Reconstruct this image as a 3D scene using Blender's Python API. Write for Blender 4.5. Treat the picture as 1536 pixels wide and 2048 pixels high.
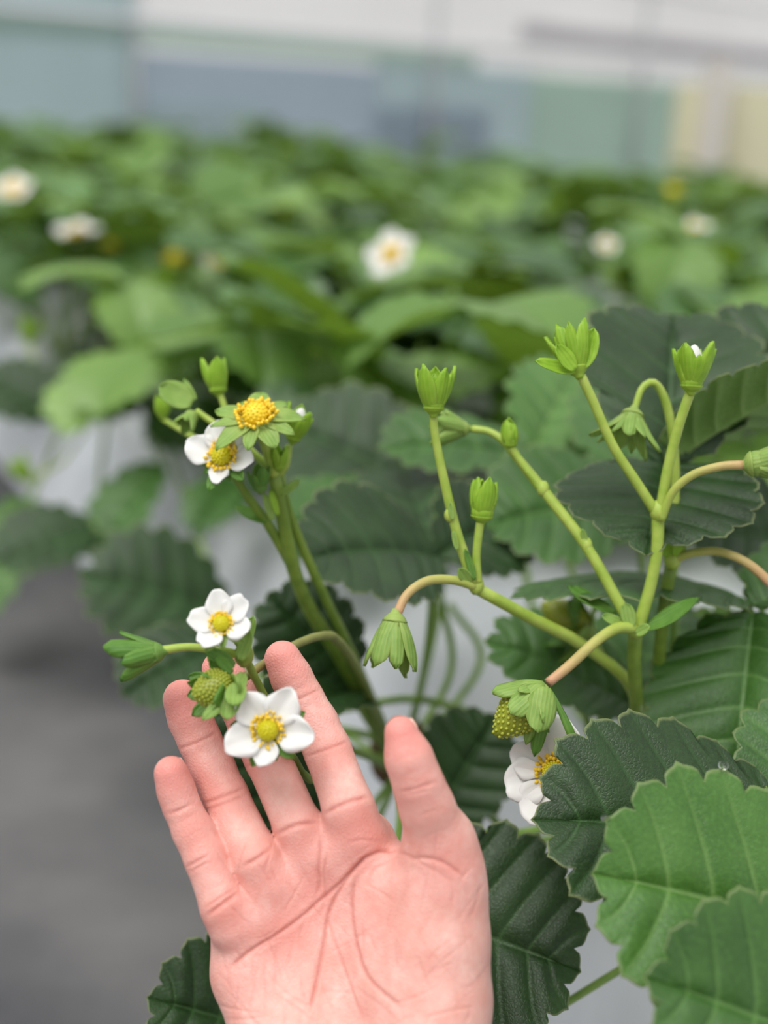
import bpy, math, random
import numpy as np
from mathutils import Vector, Matrix

random.seed(7)
rng = np.random.default_rng(7)
scene = bpy.context.scene
COL = scene.collection
for o in list(bpy.data.objects):
    bpy.data.objects.remove(o)

# ------------------------------------------------------------------ camera
F = 2600.0                         # focal length in pixels of the 1536 x 2048 frame
CAM = np.array([0.0, 0.0, 0.41])
pitch, roll = math.radians(17.9), math.radians(3.0)
fwd = np.array([0.0, math.cos(pitch), -math.sin(pitch)])
r0 = np.array([1.0, 0.0, 0.0]); u0 = np.array([0.0, math.sin(pitch), math.cos(pitch)])
rgt = r0 * math.cos(roll) + u0 * math.sin(roll)
upv = u0 * math.cos(roll) - r0 * math.sin(roll)

def P(px, py, d):
    return CAM + fwd * d + rgt * ((px - 768) / F * d) + upv * ((1024 - py) / F * d)

def camv(x, y, z):                 # direction given as (right, up, towards the camera)
    v = rgt * x + upv * y - fwd * z
    return v / np.linalg.norm(v)

def on_z(px, py, z):               # where the sight line meets a level plane
    r = fwd + rgt * ((px - 768) / F) + upv * ((1024 - py) / F)
    return CAM + r * ((z - CAM[2]) / r[2])

cd = bpy.data.cameras.new('camera'); co = bpy.data.objects.new('camera', cd); COL.objects.link(co)
cd.sensor_fit = 'VERTICAL'; cd.sensor_height = 36.0; cd.lens = 36.0 * F / 2048
cd.clip_start = 0.01; cd.clip_end = 100
M = Matrix.Identity(4)
for i in range(3):
    M[i][0] = rgt[i]; M[i][1] = upv[i]; M[i][2] = -fwd[i]; M[i][3] = CAM[i]
co.matrix_world = M
cd.dof.use_dof = True; cd.dof.focus_distance = 0.398; cd.dof.aperture_fstop = 4.6
scene.camera = co

# ------------------------------------------------------------------ light
w = bpy.data.worlds.new('overcast_sky'); scene.world = w; w.use_nodes = True
nt = w.node_tree; nt.nodes.clear()
tc = nt.nodes.new('ShaderNodeTexCoord'); sx = nt.nodes.new('ShaderNodeSeparateXYZ')
rp = nt.nodes.new('ShaderNodeValToRGB'); bg = nt.nodes.new('ShaderNodeBackground'); wo = nt.nodes.new('ShaderNodeOutputWorld')
nt.links.new(tc.outputs['Generated'], sx.inputs[0]); nt.links.new(sx.outputs['Z'], rp.inputs[0])
rp.color_ramp.elements[0].position = 0.0; rp.color_ramp.elements[0].color = (0.74, 0.75, 0.76, 1)
rp.color_ramp.elements[1].position = 0.9; rp.color_ramp.elements[1].color = (1.0, 1.0, 0.99, 1)
nt.links.new(rp.outputs[0], bg.inputs[0]); bg.inputs[1].default_value = 0.98
nt.links.new(bg.outputs[0], wo.inputs[0])
sl = bpy.data.lights.new('sun', 'SUN'); so = bpy.data.objects.new('sun', sl); COL.objects.link(so)
sl.energy = 2.5; sl.angle = math.radians(38); sl.color = (1.0, 0.985, 0.95)
so.rotation_euler = Vector((0.28, 0.34, -1.0)).to_track_quat('-Z', 'Y').to_euler()
so.location = (0, 0, 3)
scene.view_settings.view_transform = 'Standard'; scene.view_settings.look = 'None'
scene.view_settings.exposure = 0.0; scene.view_settings.gamma = 1.0
scene.view_settings.use_curve_mapping = False
scene.cycles.max_bounces = 6; scene.cycles.diffuse_bounces = 3; scene.cycles.glossy_bounces = 2; scene.cycles.transmission_bounces = 5; scene.cycles.adaptive_threshold = 0.03

# ------------------------------------------------------------------ materials
def srgb(r, g, b):
    f = lambda c: (c / 255 / 12.92) if c / 255 <= 0.04045 else ((c / 255 + 0.055) / 1.055) ** 2.4
    return (f(r), f(g), f(b), 1)

class NB:
    def __init__(s, name):
        s.m = bpy.data.materials.new(name); s.m.use_nodes = True
        s.t = s.m.node_tree; s.t.nodes.clear()
        s.out = s.t.nodes.new('ShaderNodeOutputMaterial')
    def n(s, typ, **kw):
        x = s.t.nodes.new(typ)
        for k, v in kw.items():
            setattr(x, k, v)
        return x
    def l(s, a, b): s.t.links.new(a, b)
    def attr(s, name): return s.n('ShaderNodeAttribute', attribute_name=name)
    def noise(s, scale, detail=3, vec=None, rough=0.5):
        x = s.n('ShaderNodeTexNoise'); x.inputs['Scale'].default_value = scale
        x.inputs['Detail'].default_value = detail; x.inputs['Roughness'].default_value = rough
        if vec is not None: s.l(vec, x.inputs['Vector'])
        return x
    def mix(s, fac, a, b, blend='MIX'):
        x = s.n('ShaderNodeMix', data_type='RGBA', blend_type=blend)
        for i, v in ((0, fac), (6, a), (7, b)):
            if hasattr(v, 'is_output'): s.l(v, x.inputs[i])
            else: x.inputs[i].default_value = v
        return x.outputs[2]
    def rng(s, v, a, b, c=0.0, d=1.0):
        x = s.n('ShaderNodeMapRange'); s.l(v, x.inputs[0])
        for i, q in enumerate((a, b, c, d)): x.inputs[i + 1].default_value = q
        return x.outputs[0]
    def bump(s, h, strength, dist):
        x = s.n('ShaderNodeBump'); x.inputs['Strength'].default_value = strength
        x.inputs['Distance'].default_value = dist; s.l(h, x.inputs['Height']); return x.outputs[0]
    def math(s, op, a, b):
        x = s.n('ShaderNodeMath', operation=op)
        for i, v in enumerate((a, b)):
            if hasattr(v, 'is_output'): s.l(v, x.inputs[i])
            else: x.inputs[i].default_value = v
        return x.outputs[0]
    def bsdf(s, col, rough=0.5, spec=0.5, normal=None, transl=0.0, tcol=None, sss=0.0, sssr=(1, .3, .2), ssss=0.005, sheen=0.0):
        b = s.n('ShaderNodeBsdfPrincipled')
        if hasattr(col, 'is_output'): s.l(col, b.inputs['Base Color'])
        else: b.inputs['Base Color'].default_value = col
        if hasattr(rough, 'is_output'): s.l(rough, b.inputs['Roughness'])
        else: b.inputs['Roughness'].default_value = rough
        b.inputs['Specular IOR Level'].default_value = spec
        if normal is not None: s.l(normal, b.inputs['Normal'])
        if sss:
            b.inputs['Subsurface Weight'].default_value = sss
            b.inputs['Subsurface Radius'].default_value = sssr; b.inputs['Subsurface Scale'].default_value = ssss
        if sheen:
            b.inputs['Sheen Weight'].default_value = sheen; b.inputs['Sheen Roughness'].default_value = 0.4
        if transl:
            t = s.n('ShaderNodeBsdfTranslucent')
            if hasattr(tcol, 'is_output'): s.l(tcol, t.inputs[0])
            else: t.inputs[0].default_value = tcol
            mx = s.n('ShaderNodeMixShader'); mx.inputs[0].default_value = transl
            s.l(b.outputs[0], mx.inputs[1]); s.l(t.outputs[0], mx.inputs[2]); s.l(mx.outputs[0], s.out.inputs[0])
        else:
            s.l(b.outputs[0], s.out.inputs[0])
        return s.m

def leaf_mat(name, c1, c2, cv, rough=0.42, spec=0.5, transl=0.18, tcol=(0.30, 0.52, 0.03, 1), under=False):
    k = NB(name)
    lco = k.attr('lco').outputs['Vector']; vein = k.attr('vein').outputs['Fac']; edge = k.attr('rim').outputs['Fac']
    n1 = k.noise(55, 4, lco); n2 = k.noise(700, 3, lco)
    c = k.mix(k.rng(n1.outputs[0], 0.3, 0.7), c1, c2)
    c = k.mix(k.rng(n2.outputs[0], 0.45, 0.75, 0, 0.35), c, tuple(min(1, x * 1.7) for x in c2[:3]) + (1,))
    c = k.mix(k.rng(vein, 0.1, 1.0, 0, 0.9 if under else 0.7), c, cv)
    c = k.mix(k.rng(edge, 0.0, 1.0, 0, 0.6), c, srgb(150, 160, 110))
    vo = k.n('ShaderNodeTexVoronoi', feature='DISTANCE_TO_EDGE'); vo.inputs['Scale'].default_value = 900
    k.l(lco, vo.inputs['Vector'])
    h = k.math('ADD', k.rng(vo.outputs['Distance'], 0.0, 0.2, 0, 0.5), n2.outputs[0])
    nrm = k.bump(h, 0.38 if not under else 0.4, 0.00035)
    return k.bsdf(c, rough, spec, nrm, transl, tcol)

M_leaf_old = leaf_mat('leaf_dark_green', srgb(27, 48, 21), srgb(43, 71, 33), srgb(64, 98, 52), 0.46, 0.42, 0.08)
M_leaf_mid = leaf_mat('leaf_mid_green', srgb(48, 84, 32), srgb(68, 108, 46), srgb(104, 144, 76), 0.44, 0.5, 0.16)
M_leaf_new = leaf_mat('leaf_fresh_green', srgb(64, 106, 40), srgb(86, 128, 58), srgb(128, 164, 92), 0.40, 0.5, 0.22)
M_leaf_under = leaf_mat('leaf_underside', srgb(108, 142, 70), srgb(126, 158, 86), srgb(158, 186, 114), 0.6, 0.3, 0.25, under=True)
def bg_leaf(name, c1, c2, tr):
    k = NB(name); oi = k.n('ShaderNodeObjectInfo')
    c = k.mix(oi.outputs['Random'], c1, c2)
    vein = k.attr('vein').outputs['Fac']
    c = k.mix(k.rng(vein, 0.1, 1, 0, 0.5), c, srgb(112, 150, 80))
    return k.bsdf(c, 0.43, 0.5, None, tr, (0.30, 0.50, 0.04, 1))
M_bg1 = bg_leaf('row_leaf', srgb(58, 98, 34), srgb(132, 168, 84), 0.22)
M_bg2 = bg_leaf('row_leaf_dark', srgb(42, 76, 34), srgb(92, 130, 72), 0.15)

def stem_mat(name, g1, g2, pink):
    k = NB(name)
    tco = k.n('ShaderNodeTexCoord'); n1 = k.noise(180, 3, tco.outputs['Object']); n2 = k.noise(2500, 2, tco.outputs['Object'])
    c = k.mix(k.rng(n1.outputs[0], 0.3, 0.7), g1, g2)
    c = k.mix(k.attr('tint').outputs['Fac'], c, pink)
    return k.bsdf(c, 0.45, 0.45, k.bump(n2.outputs[0], 0.35, 0.0003), sss=0.25, sssr=(0.6, 1, 0.2), ssss=0.0015)
M_stem = stem_mat('stem_yellow_green', srgb(146, 172, 62), srgb(172, 190, 88), srgb(198, 146, 118))
M_stem_dark = stem_mat('stem_olive', srgb(104, 132, 44), srgb(128, 152, 58), srgb(150, 120, 90))
M_petiole = stem_mat('petiole_green', srgb(112, 146, 62), srgb(136, 166, 80), srgb(160, 150, 90))

def sepal_mat(name, c1, c2, cb):
    k = NB(name)
    lco = k.attr('lco').outputs['Vector']
    n1 = k.noise(260, 3, lco)
    wv = k.n('ShaderNodeTexWave', wave_type='BANDS', bands_direction='Y'); wv.inputs['Scale'].default_value = 260
    wv.inputs['Distortion'].default_value = 2.0; k.l(lco, wv.inputs['Vector'])
    c = k.mix(k.rng(n1.outputs[0], 0.3, 0.7), c1, c2)
    c = k.mix(k.rng(wv.outputs['Fac'], 0.5, 1, 0, 0.25), c, cb)
    c = k.mix(k.attr('tint').outputs['Fac'], c, cb)
    return k.bsdf(c, 0.5, 0.4, k.bump(wv.outputs['Fac'], 0.3, 0.0003), 0.28, (0.55, 0.72, 0.12, 1))
M_sepal = sepal_mat('sepal_green', srgb(118, 158, 70), srgb(146, 180, 92), srgb(186, 202, 112))
M_sepal_dark = sepal_mat('sepal_deep_green', srgb(72, 122, 42), srgb(98, 146, 58), srgb(142, 176, 92))
M_sepal_bright = sepal_mat('sepal_bright_green', srgb(128, 176, 36), srgb(156, 198, 58), srgb(178, 206, 84))
k = NB('petal_white'); lco = k.attr('lco').outputs['Vector']
wv = k.n('ShaderNodeTexWave', wave_type='BANDS', bands_direction='Y'); wv.inputs['Scale'].default_value = 130
wv.inputs['Distortion'].default_value = 3.0; k.l(lco, wv.inputs['Vector'])
c = k.mix(k.attr('tint').outputs['Fac'], srgb(247, 246, 244), srgb(232, 224, 130))
M_petal = k.bsdf(c, 0.55, 0.3, k.bump(wv.outputs['Fac'], 0.15, 0.0003), 0.30, (0.95, 0.95, 0.93, 1))
M_dome = NB('pistil_yellow_green').bsdf(srgb(206, 196, 26), 0.45, 0.4, sss=0.3, sssr=(1, .8, .1), ssss=0.001)
M_dome_y = NB('pistil_golden').bsdf(srgb(238, 206, 48), 0.45, 0.4)
M_anther = NB('anther_golden').bsdf(srgb(240, 204, 62), 0.55, 0.3)
k = NB('fruit_green'); tco = k.n('ShaderNodeTexCoord')
c = k.mix(k.attr('tint').outputs['Fac'], srgb(134, 146, 38), srgb(168, 170, 58))
M_fruit = k.bsdf(c, 0.38, 0.5, None, sss=0.2, sssr=(.8, 1, .2), ssss=0.002)
M_seed = NB('seed_yellow_green').bsdf(srgb(160, 168, 54), 0.4, 0.5)
M_crown = NB('crown_brown').bsdf(srgb(86, 70, 48), 0.9, 0.2)
k = NB('water_drop'); g = k.n('ShaderNodeBsdfPrincipled'); g.inputs['Transmission Weight'].default_value = 1
g.inputs['Roughness'].default_value = 0.02; g.inputs['IOR'].default_value = 1.33; k.l(g.outputs[0], k.out.inputs[0]); M_water = k.m

# skin
k = NB('skin'); tco = k.n('ShaderNodeTexCoord'); ob = tco.outputs['Object']
n1 = k.noise(95, 4, ob); n2 = k.noise(420, 3, ob)
mp = k.n('ShaderNodeMapping'); k.l(ob, mp.inputs[0]); mp.inputs['Rotation'].default_value = (0.3, 0.25, 0.5); mp.inputs['Scale'].default_value = (2600, 420, 700)
n3 = k.noise(1.0, 3, mp.outputs[0], 0.6)
vo = k.n('ShaderNodeTexVoronoi', feature='DISTANCE_TO_EDGE'); vo.inputs['Scale'].default_value = 950; k.l(ob, vo.inputs['Vector'])
c = k.mix(k.rng(n1.outputs[0], 0.35, 0.65), srgb(227, 166, 153), srgb(239, 192, 181))
c = k.mix(k.rng(n2.outputs[0], 0.4, 0.75, 0, 0.5), c, srgb(228, 156, 146))
c = k.mix(k.rng(k.attr('red').outputs['Fac'], 0, 1, 0, 0.75), c, srgb(220, 130, 122))
c = k.mix(k.rng(k.attr('crease').outputs['Fac'], 0, 1, 0, 0.5), c, srgb(200, 112, 100))
hh = k.math('ADD', k.math('MULTIPLY', n3.outputs[0], 1.0), k.rng(vo.outputs['Distance'], 0, 0.3, 0, 0.5))
M_skin = k.bsdf(c, 0.46, 0.42, k.bump(hh, 0.5, 0.0003), sss=0.3, sssr=(1.0, 0.4, 0.25), ssss=0.003)
M_nail = NB('nail').bsdf(srgb(240, 196, 182), 0.25, 0.5, sss=0.2, ssss=0.002)

# setting
k = NB('mulch_film'); tco = k.n('ShaderNodeTexCoord')
n1 = k.noise(9, 4, tco.outputs['Object']); n2 = k.noise(70, 3, tco.outputs['Object'])
c = k.mix(k.rng(n1.outputs[0], 0.3, 0.7), srgb(196, 199, 203), srgb(176, 180, 186))
M_film = k.bsdf(c, 0.33, 0.5, k.bump(n1.outputs[0], 0.35, 0.02))
k = NB('weed_mat'); tco = k.n('ShaderNodeTexCoord')
n1 = k.noise(7, 4, tco.outputs['Object']); wv = k.n('ShaderNodeTexChecker'); wv.inputs['Scale'].default_value = 500
k.l(tco.outputs['Object'], wv.inputs['Vector'])
c = k.mix(k.rng(n1.outputs[0], 0.35, 0.7), srgb(74, 74, 78), srgb(112, 110, 110))
c = k.mix(k.rng(wv.outputs['Fac'], 0, 1, 0, 0.2), c, srgb(40, 40, 44))
M_floor = k.bsdf(c, 0.65, 0.4)
def film(name, col, tr):
    k = NB(name); tco = k.n('ShaderNodeTexCoord'); n1 = k.noise(2.2, 4, tco.outputs['Object'])
    c = k.mix(k.rng(n1.outputs[0], 0.3, 0.7), col, tuple(x * 0.82 for x in col[:3]) + (1,))
    return k.bsdf(c, 0.5, 0.3, None, tr, col)
M_wfilm = film('film_white', srgb(252, 251, 250), 0.7)
M_teal = film('film_teal', srgb(222, 236, 238), 0.6)
M_blue = film('film_blue_grey', srgb(218, 228, 236), 0.7)
M_green = film('film_green', srgb(218, 236, 226), 0.65)
M_steel = NB('galvanised_steel').bsdf(srgb(216, 218, 220), 0.4, 0.5)
M_yellow = NB('board_yellow').bsdf(srgb(214, 210, 178), 0.6, 0.3)
M_tan = NB('post_pale').bsdf(srgb(206, 200, 192), 0.6, 0.3)

# ------------------------------------------------------------------ mesh helpers
ORG = {}
def empty(name, org, label=None, cat=None, group=None):
    o = bpy.data.objects.new(name, None); COL.objects.link(o); o.location = org; ORG[o.name] = np.array(org, float)
    o.empty_display_size = 0.02
    if label: o['label'] = label
    if cat: o['category'] = cat
    if group: o['group'] = group
    return o

def mk(name, v, f, mats, parent=None, org=None, attrs=None, smooth=True, midx=None, kind=None):
    v = np.asarray(v, float)
    org = np.asarray(org if org is not None else v.mean(0), float)
    me = bpy.data.meshes.new(name); me.from_pydata((v - org).tolist(), [], [list(map(int, q)) for q in f])
    for m in (mats if isinstance(mats, (list, tuple)) else [mats]): me.materials.append(m)
    if smooth: me.polygons.foreach_set('use_smooth', np.ones(len(me.polygons), bool))
    if midx is not None: me.polygons.foreach_set('material_index', np.asarray(midx, np.int32))
    for an, av in (attrs or {}).items():
        av = np.asarray(av, np.float32)
        if av.ndim == 2:
            a = me.attributes.new(an, 'FLOAT_VECTOR', 'POINT'); a.data.foreach_set('vector', av.ravel())
        else:
            a = me.attributes.new(an, 'FLOAT', 'POINT'); a.data.foreach_set('value', av)
    me.update()
    o = bpy.data.objects.new(name, me); COL.objects.link(o)
    ORG[o.name] = org
    if parent is not None:
        o.parent = parent; o.location = org - ORG[parent.name]
    else:
        o.location = org
    if kind: o['kind'] = kind
    return o

def tag(o, label, cat, group=None):
    o['label'] = label; o['category'] = cat
    if group: o['group'] = group
    return o

def box(x0, x1, y0, y1, z0, z1):
    v = [(x, y, z) for z in (z0, z1) for y in (y0, y1) for x in (x0, x1)]
    return np.array(v, float), [(0, 2, 3, 1), (4, 5, 7, 6), (0, 1, 5, 4), (2, 6, 7, 3), (0, 4, 6, 2), (1, 3, 7, 5)]

class Acc:
    def __init__(s): s.v = []; s.f = []; s.n = 0; s.a = {}
    def add(s, v, f, **a):
        v = np.asarray(v, float); s.v.append(v); s.f += [tuple(i + s.n for i in q) for q in f]
        for kk, vv in a.items(): s.a.setdefault(kk, []).append(np.broadcast_to(np.asarray(vv, float), (len(v),) if np.ndim(vv) < 2 else (len(v), 3)))
        s.n += len(v)
    def get(s): return np.concatenate(s.v), s.f, {kk: np.concatenate(vv) for kk, vv in s.a.items()}

def spline(pts, rad, n):
    pts = np.asarray(pts, float); rad = np.asarray(rad, float)
    if len(pts) == 2:
        t = np.linspace(0, 1, n)[:, None]
        return pts[0] * (1 - t) + pts[1] * t, rad[0] + (rad[1] - rad[0]) * t[:, 0]
    q = np.vstack([2 * pts[0] - pts[1], pts, 2 * pts[-1] - pts[-2]])
    seg = np.linalg.norm(np.diff(pts, axis=0), axis=1); cum = np.r_[0, np.cumsum(seg)]
    out = []; ro = []
    for s in np.linspace(0, cum[-1], n):
        i = min(np.searchsorted(cum, s, side='right') - 1, len(pts) - 2); t = (s - cum[i]) / max(seg[i], 1e-9)
        a, b, c, d = q[i], q[i + 1], q[i + 2], q[i + 3]
        out.append(0.5 * (2 * b + (c - a) * t + (2 * a - 5 * b + 4 * c - d) * t * t + (3 * b - a - 3 * c + d) * t ** 3))
        ro.append(rad[i] * (1 - t) + rad[i + 1] * t)
    return np.array(out), np.array(ro)

def tube(pts, rad, n=18, seg=10, caps=True):
    p, r = spline(pts, rad, n)
    t = np.gradient(p, axis=0); t /= np.linalg.norm(t, axis=1)[:, None]
    a = np.cross(t[0], [0.31, 0.22, 0.92]); a /= np.linalg.norm(a)
    v = []
    ang = np.linspace(0, 2 * np.pi, seg, endpoint=False)
    for i in range(n):
        a = a - t[i] * (a @ t[i]); a /= np.linalg.norm(a); b = np.cross(t[i], a)
        v.append(p[i] + r[i] * (np.cos(ang)[:, None] * a + np.sin(ang)[:, None] * b))
    v = np.concatenate(v); f = []
    for i in range(n - 1):
        for j in range(seg):
            k2 = (j + 1) % seg
            f.append((i * seg + j, i * seg + k2, (i + 1) * seg + k2, (i + 1) * seg + j))
    if caps:
        f.append(tuple(range(seg - 1, -1, -1))); f.append(tuple(range((n - 1) * seg, n * seg)))
    return v, f, np.repeat(np.linspace(0, 1, n), seg)

def ball(c, rx, ry=None, rz=None, ax=None, nu=10, nv=7):
    ry = ry or rx; rz = rz or rx
    v = [(0, 0, -1)]
    for i in range(1, nv):
        th = -np.pi / 2 + np.pi * i / nv
        for j in range(nu):
            ph = 2 * np.pi * j / nu; v.append((np.cos(th) * np.cos(ph), np.cos(th) * np.sin(ph), np.sin(th)))
    v.append((0, 0, 1)); v = np.array(v) * [rx, ry, rz]
    f = []
    for j in range(nu):
        f.append((0, 1 + (j + 1) % nu, 1 + j)); q = 1 + (nv - 2) * nu
        f.append((q + j, q + (j + 1) % nu, len(v) - 1))
        for i in range(nv - 2):
            a = 1 + i * nu; f.append((a + j, a + (j + 1) % nu, a + nu + (j + 1) % nu, a + nu + j))
    if ax is not None: v = v @ np.array(ax)
    return v + np.asarray(c), f

def frame(z, xh=(1, 0, 0)):
    z = np.asarray(z, float); z = z / np.linalg.norm(z)
    x = np.asarray(xh, float); x = x - z * (x @ z)
    if np.linalg.norm(x) < 1e-4: x = np.cross(z, [0.3, 0.9, 0.1])
    x /= np.linalg.norm(x); return np.array([x, np.cross(z, x), z])      # rows

def gridf(nr, nc):
    return [(i * nc + j, i * nc + j + 1, (i + 1) * nc + j + 1, (i + 1) * nc + j) for i in range(nr - 1) for j in range(nc - 1)]

# ------------------------------------------------------------------ leaflets
def leaflet_grid(L, W, N=9, rpt=6, nc=9, seed=0, fold=0.2, curl=0.3, edge=0.0, quilt=0.0015, wave=0.0018, amp=0.058):
    g = np.random.default_rng(seed)
    nr = N * rpt + 1
    u = np.linspace(0, 1, nr)
    s = 0.5 - 0.5 * np.cos(np.pi * u)
    shp = s ** 0.72 * np.clip(1 - s, 0, 1) ** 0.5
    shp /= shp.max()
    ph = u * N + 0.5; t = ph - np.floor(ph); dist = np.abs(t - 0.5)
    lob = np.sqrt(np.clip(1 - (2 * t - 1) ** 2, 0, 1)) ** 0.8
    spike = np.exp(-(dist / 0.07) ** 2) * 0.28
    big = g.uniform(0.75, 1.2, N + 2)[np.floor(ph).astype(int)]
    am = amp * L * (lob + spike) * big * np.clip(u * 5, 0.1, 1)
    h1 = np.r_[0.02, np.linspace(0, 1, nc - 1)[1:-1], 0.972, 1.0]; vv = np.r_[-h1[::-1], 0, h1]
    assert len(vv) == 2 * nc + 1
    V = np.zeros((nr, 2 * nc + 1, 3)); vein = np.zeros((nr, 2 * nc + 1)); rim = np.zeros((nr, 2 * nc + 1))
    p1, p2 = g.uniform(0, 6.28, 2)
    for j, v in enumerate(vv):
        sg = 1 if v >= 0 else -1; a = abs(v) ** 0.85
        bx = L * s; by = W / 2 * shp * (1 + 0.04 * np.sin(3 * u + p1 * sg))
        dx = bx - 0.52 * L; dy = by; dn = np.hypot(dx, dy) + 1e-9
        k6 = a ** 5
        bx2 = bx + am * dx / dn * k6; by2 = by + am * dy / dn * k6
        mx = L * 0.93 * s ** 1.7
        x = mx + (bx2 - mx) * a - 0.03 * L * np.sin(np.pi * a) * (1 - s)
        y = by2 * a
        q = np.sin(np.pi * np.clip(dist, 0, 0.5)) ** 0.7
        nar = np.clip(by / (0.45 * W / 2), 0, 1)
        z = (quilt * q * np.clip(4 * a * (1.05 - a), 0, 1) ** 0.5 + quilt * 0.9 * (1 - np.exp(-(a / 0.07) ** 2))) * nar
        z = z + fold * y + edge * (y / (W / 2)) ** 2 * W / 2 + wave * np.sin(9 * u + p2 + 2.2 * sg) * a ** 2 * nar
        V[:, j] = np.stack([x, sg * y, z], 1)
        vein[:, j] = np.maximum(np.exp(-(dist / 0.05) ** 2) * (1 - 0.7 * a), np.exp(-(a / 0.02) ** 2))
        rim[:, j] = np.clip((a - 0.98) / 0.02, 0, 1)
    flat = V.reshape(-1, 3).copy()
    kx = curl / L if abs(curl) > 1e-4 else 1e-4 / L
    x, y, z = flat.T
    out = np.stack([np.sin(kx * x) / kx + z * np.sin(kx * x), y, -(1 - np.cos(kx * x)) / kx + z * np.cos(kx * x)], 1)
    lco = np.stack([flat[:, 0], flat[:, 1], np.full(len(flat), seed * 0.37)], 1)
    return out, [q[::-1] for q in gridf(nr, 2 * nc + 1)], dict(vein=vein.ravel(), rim=rim.ravel(), lco=lco)

LEAFSEED = [0]
def leaflet(parent, base, tip, Wmm, n, mat=None, fold=0.2, curl=0.3, edge=0.0, N=9, hi=True, **kw):
    """a leaflet from its base to its tip, n = the way its upper side faces (right, up, towards camera)"""
    LEAFSEED[0] += 1
    base = P(*base); tip = P(*tip)
    L = np.linalg.norm(tip - base) * (1 + curl * curl / 24)
    v, f, a = leaflet_grid(L, Wmm / 1000, N, 10 if hi else 4, 12 if hi else 6, LEAFSEED[0], fold, curl, edge, **kw)
    X = (tip - base) / np.linalg.norm(tip - base)
    Z = camv(*n); Z = Z - X * (Z @ X); Z /= np.linalg.norm(Z); Y = np.cross(Z, X)
    c, s_ = math.cos(-curl / 2), math.sin(-curl / 2)          # keep the chord on base-tip
    v = np.stack([v[:, 0] * c + v[:, 2] * s_, v[:, 1], -v[:, 0] * s_ + v[:, 2] * c], 1)
    wv = base + v[:, :1] * X + v[:, 1:2] * Y + v[:, 2:] * Z
    o = mk('leaflet', wv, f, [mat or M_leaf_mid, M_leaf_under], parent, base, a)
    m = o.modifiers.new('thickness', 'SOLIDIFY'); m.thickness = 0.00028; m.offset = -1; m.material_offset = 1; m.material_offset_rim = 0
    return o

def petiole(parent, pts, rpx, mat=None, name='leaf'):
    """a leaf = its stalk; leaflets become its children"""
    p = [P(*q) if len(q) == 3 and not isinstance(q, np.ndarray) else q for q in pts]
    ds = [(np.array(q) - CAM) @ fwd for q in p]
    v, f, t = tube(p, [rpx * d / F for d in ds], 16, 8)
    return mk(name, v, f, mat or M_petiole, parent, p[-1], {'tint': np.zeros(len(v))})

# ------------------------------------------------------------------ setting: floor, beds, wall
WA = np.array([-1.75, 4.0]); WB = np.array([4.4, 10.2]); wu = (WB - WA) / np.linalg.norm(WB - WA)
q0, q1 = WA - wu * 3.2, WB + wu * 3.2
pl = [(q0[0], -3), (q1[0], -3), (q1[0], q1[1]), (q0[0], q0[1])]
fl = mk('floor', [(x, y, 0.0) for x, y in pl] + [(x, y, -0.05) for x, y in pl], [(0, 1, 2, 3), (7, 6, 5, 4), (0, 4, 5, 1), (1, 5, 6, 2), (2, 6, 7, 3), (3, 7, 4, 0)], M_floor, smooth=False); fl['kind'] = 'structure'
BZ = 0.12
b0 = on_z(0, 930, 0.0)[:2]; b1 = on_z(470, 1500, 0.0)[:2]
al = (b0 - b1) / np.linalg.norm(b0 - b1); ac = np.array([al[1], -al[0]])      # along the rows, across them to the right
O2 = b1
def rc(a, c): return O2 + al * a + ac * c
def bed(c0, c1, a0, a1, label):
    prof = [(c0, 0.0), (c0 + 0.025, 0.06), (c0 + 0.05, BZ - 0.018), (c0 + 0.075, BZ - 0.004), (c0 + 0.12, BZ), ((c0 + c1) / 2, BZ + 0.004),
            (c1 - 0.12, BZ), (c1 - 0.075, BZ - 0.004), (c1 - 0.05, BZ - 0.018), (c1 - 0.025, 0.06), (c1, 0.0)]
    na = 70; vs = []; g = np.random.default_rng(int(c0 * 100) + 5)
    for i in range(na):
        a = a0 + (a1 - a0) * i / (na - 1)
        for j, (c, z) in enumerate(prof):
            xy = rc(a, c + (0.006 * math.sin(a * 23 + j) if 0 < j < 10 else 0)); vs.append((xy[0], xy[1], max(0, z + (0.002 * math.sin(a * 31 + c * 40) if 0 < j < 10 else 0))))
    n0 = len(vs); fs = gridf(na, len(prof))
    fs.append(tuple(range(len(prof)))[::-1]); fs.append(tuple(range(n0 - len(prof), n0)))
    return tag(mk('mulch_covered_bed', vs, fs, M_film), label, 'planting bed')
bed(0.0, 0.86, -1.0, 3.05, 'grey-white plastic film bed under the hand and nearest strawberry plants')
bed(1.06, 1.92, -1.0, 3.55, 'film-covered bed glimpsed between leaves in the second row back')
bed(2.12, 2.98, -1.2, 3.2, 'film-covered bed in the farthest row before the greenhouse wall')

# greenhouse side wall: left end near, right end far
wl = on_z(-500, 400, 0.0); 
A = np.array([-1.75, 4.0]); B = np.array([4.4, 10.2]); wd = (B - A) / np.linalg.norm(B - A); wn = np.array([wd[1], -wd[0]])
WL = np.linalg.norm(B - A)
def wbox(t0, t1, z0, z1, off, th):
    q = []
    for z in (z0, z1):
        for o_ in (off, off + th):
            for t in (t0, t1):
                xy = A + wd * t + wn * o_; q.append((xy[0], xy[1], z))
    return np.array(q), [(0, 2, 3, 1), (4, 5, 7, 6), (0, 1, 5, 4), (2, 6, 7, 3), (0, 4, 6, 2), (1, 3, 7, 5)]
v, f = wbox(-1.5, WL + 2, 0, 2.2, -0.01, 0.004)
wall = mk('wall_back', v, f, M_wfilm, smooth=False); wall['kind'] = 'structure'
def wpart(name, mat, *a):
    v, f = wbox(*a); return mk(name, v, f, mat, wall, smooth=False)
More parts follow.
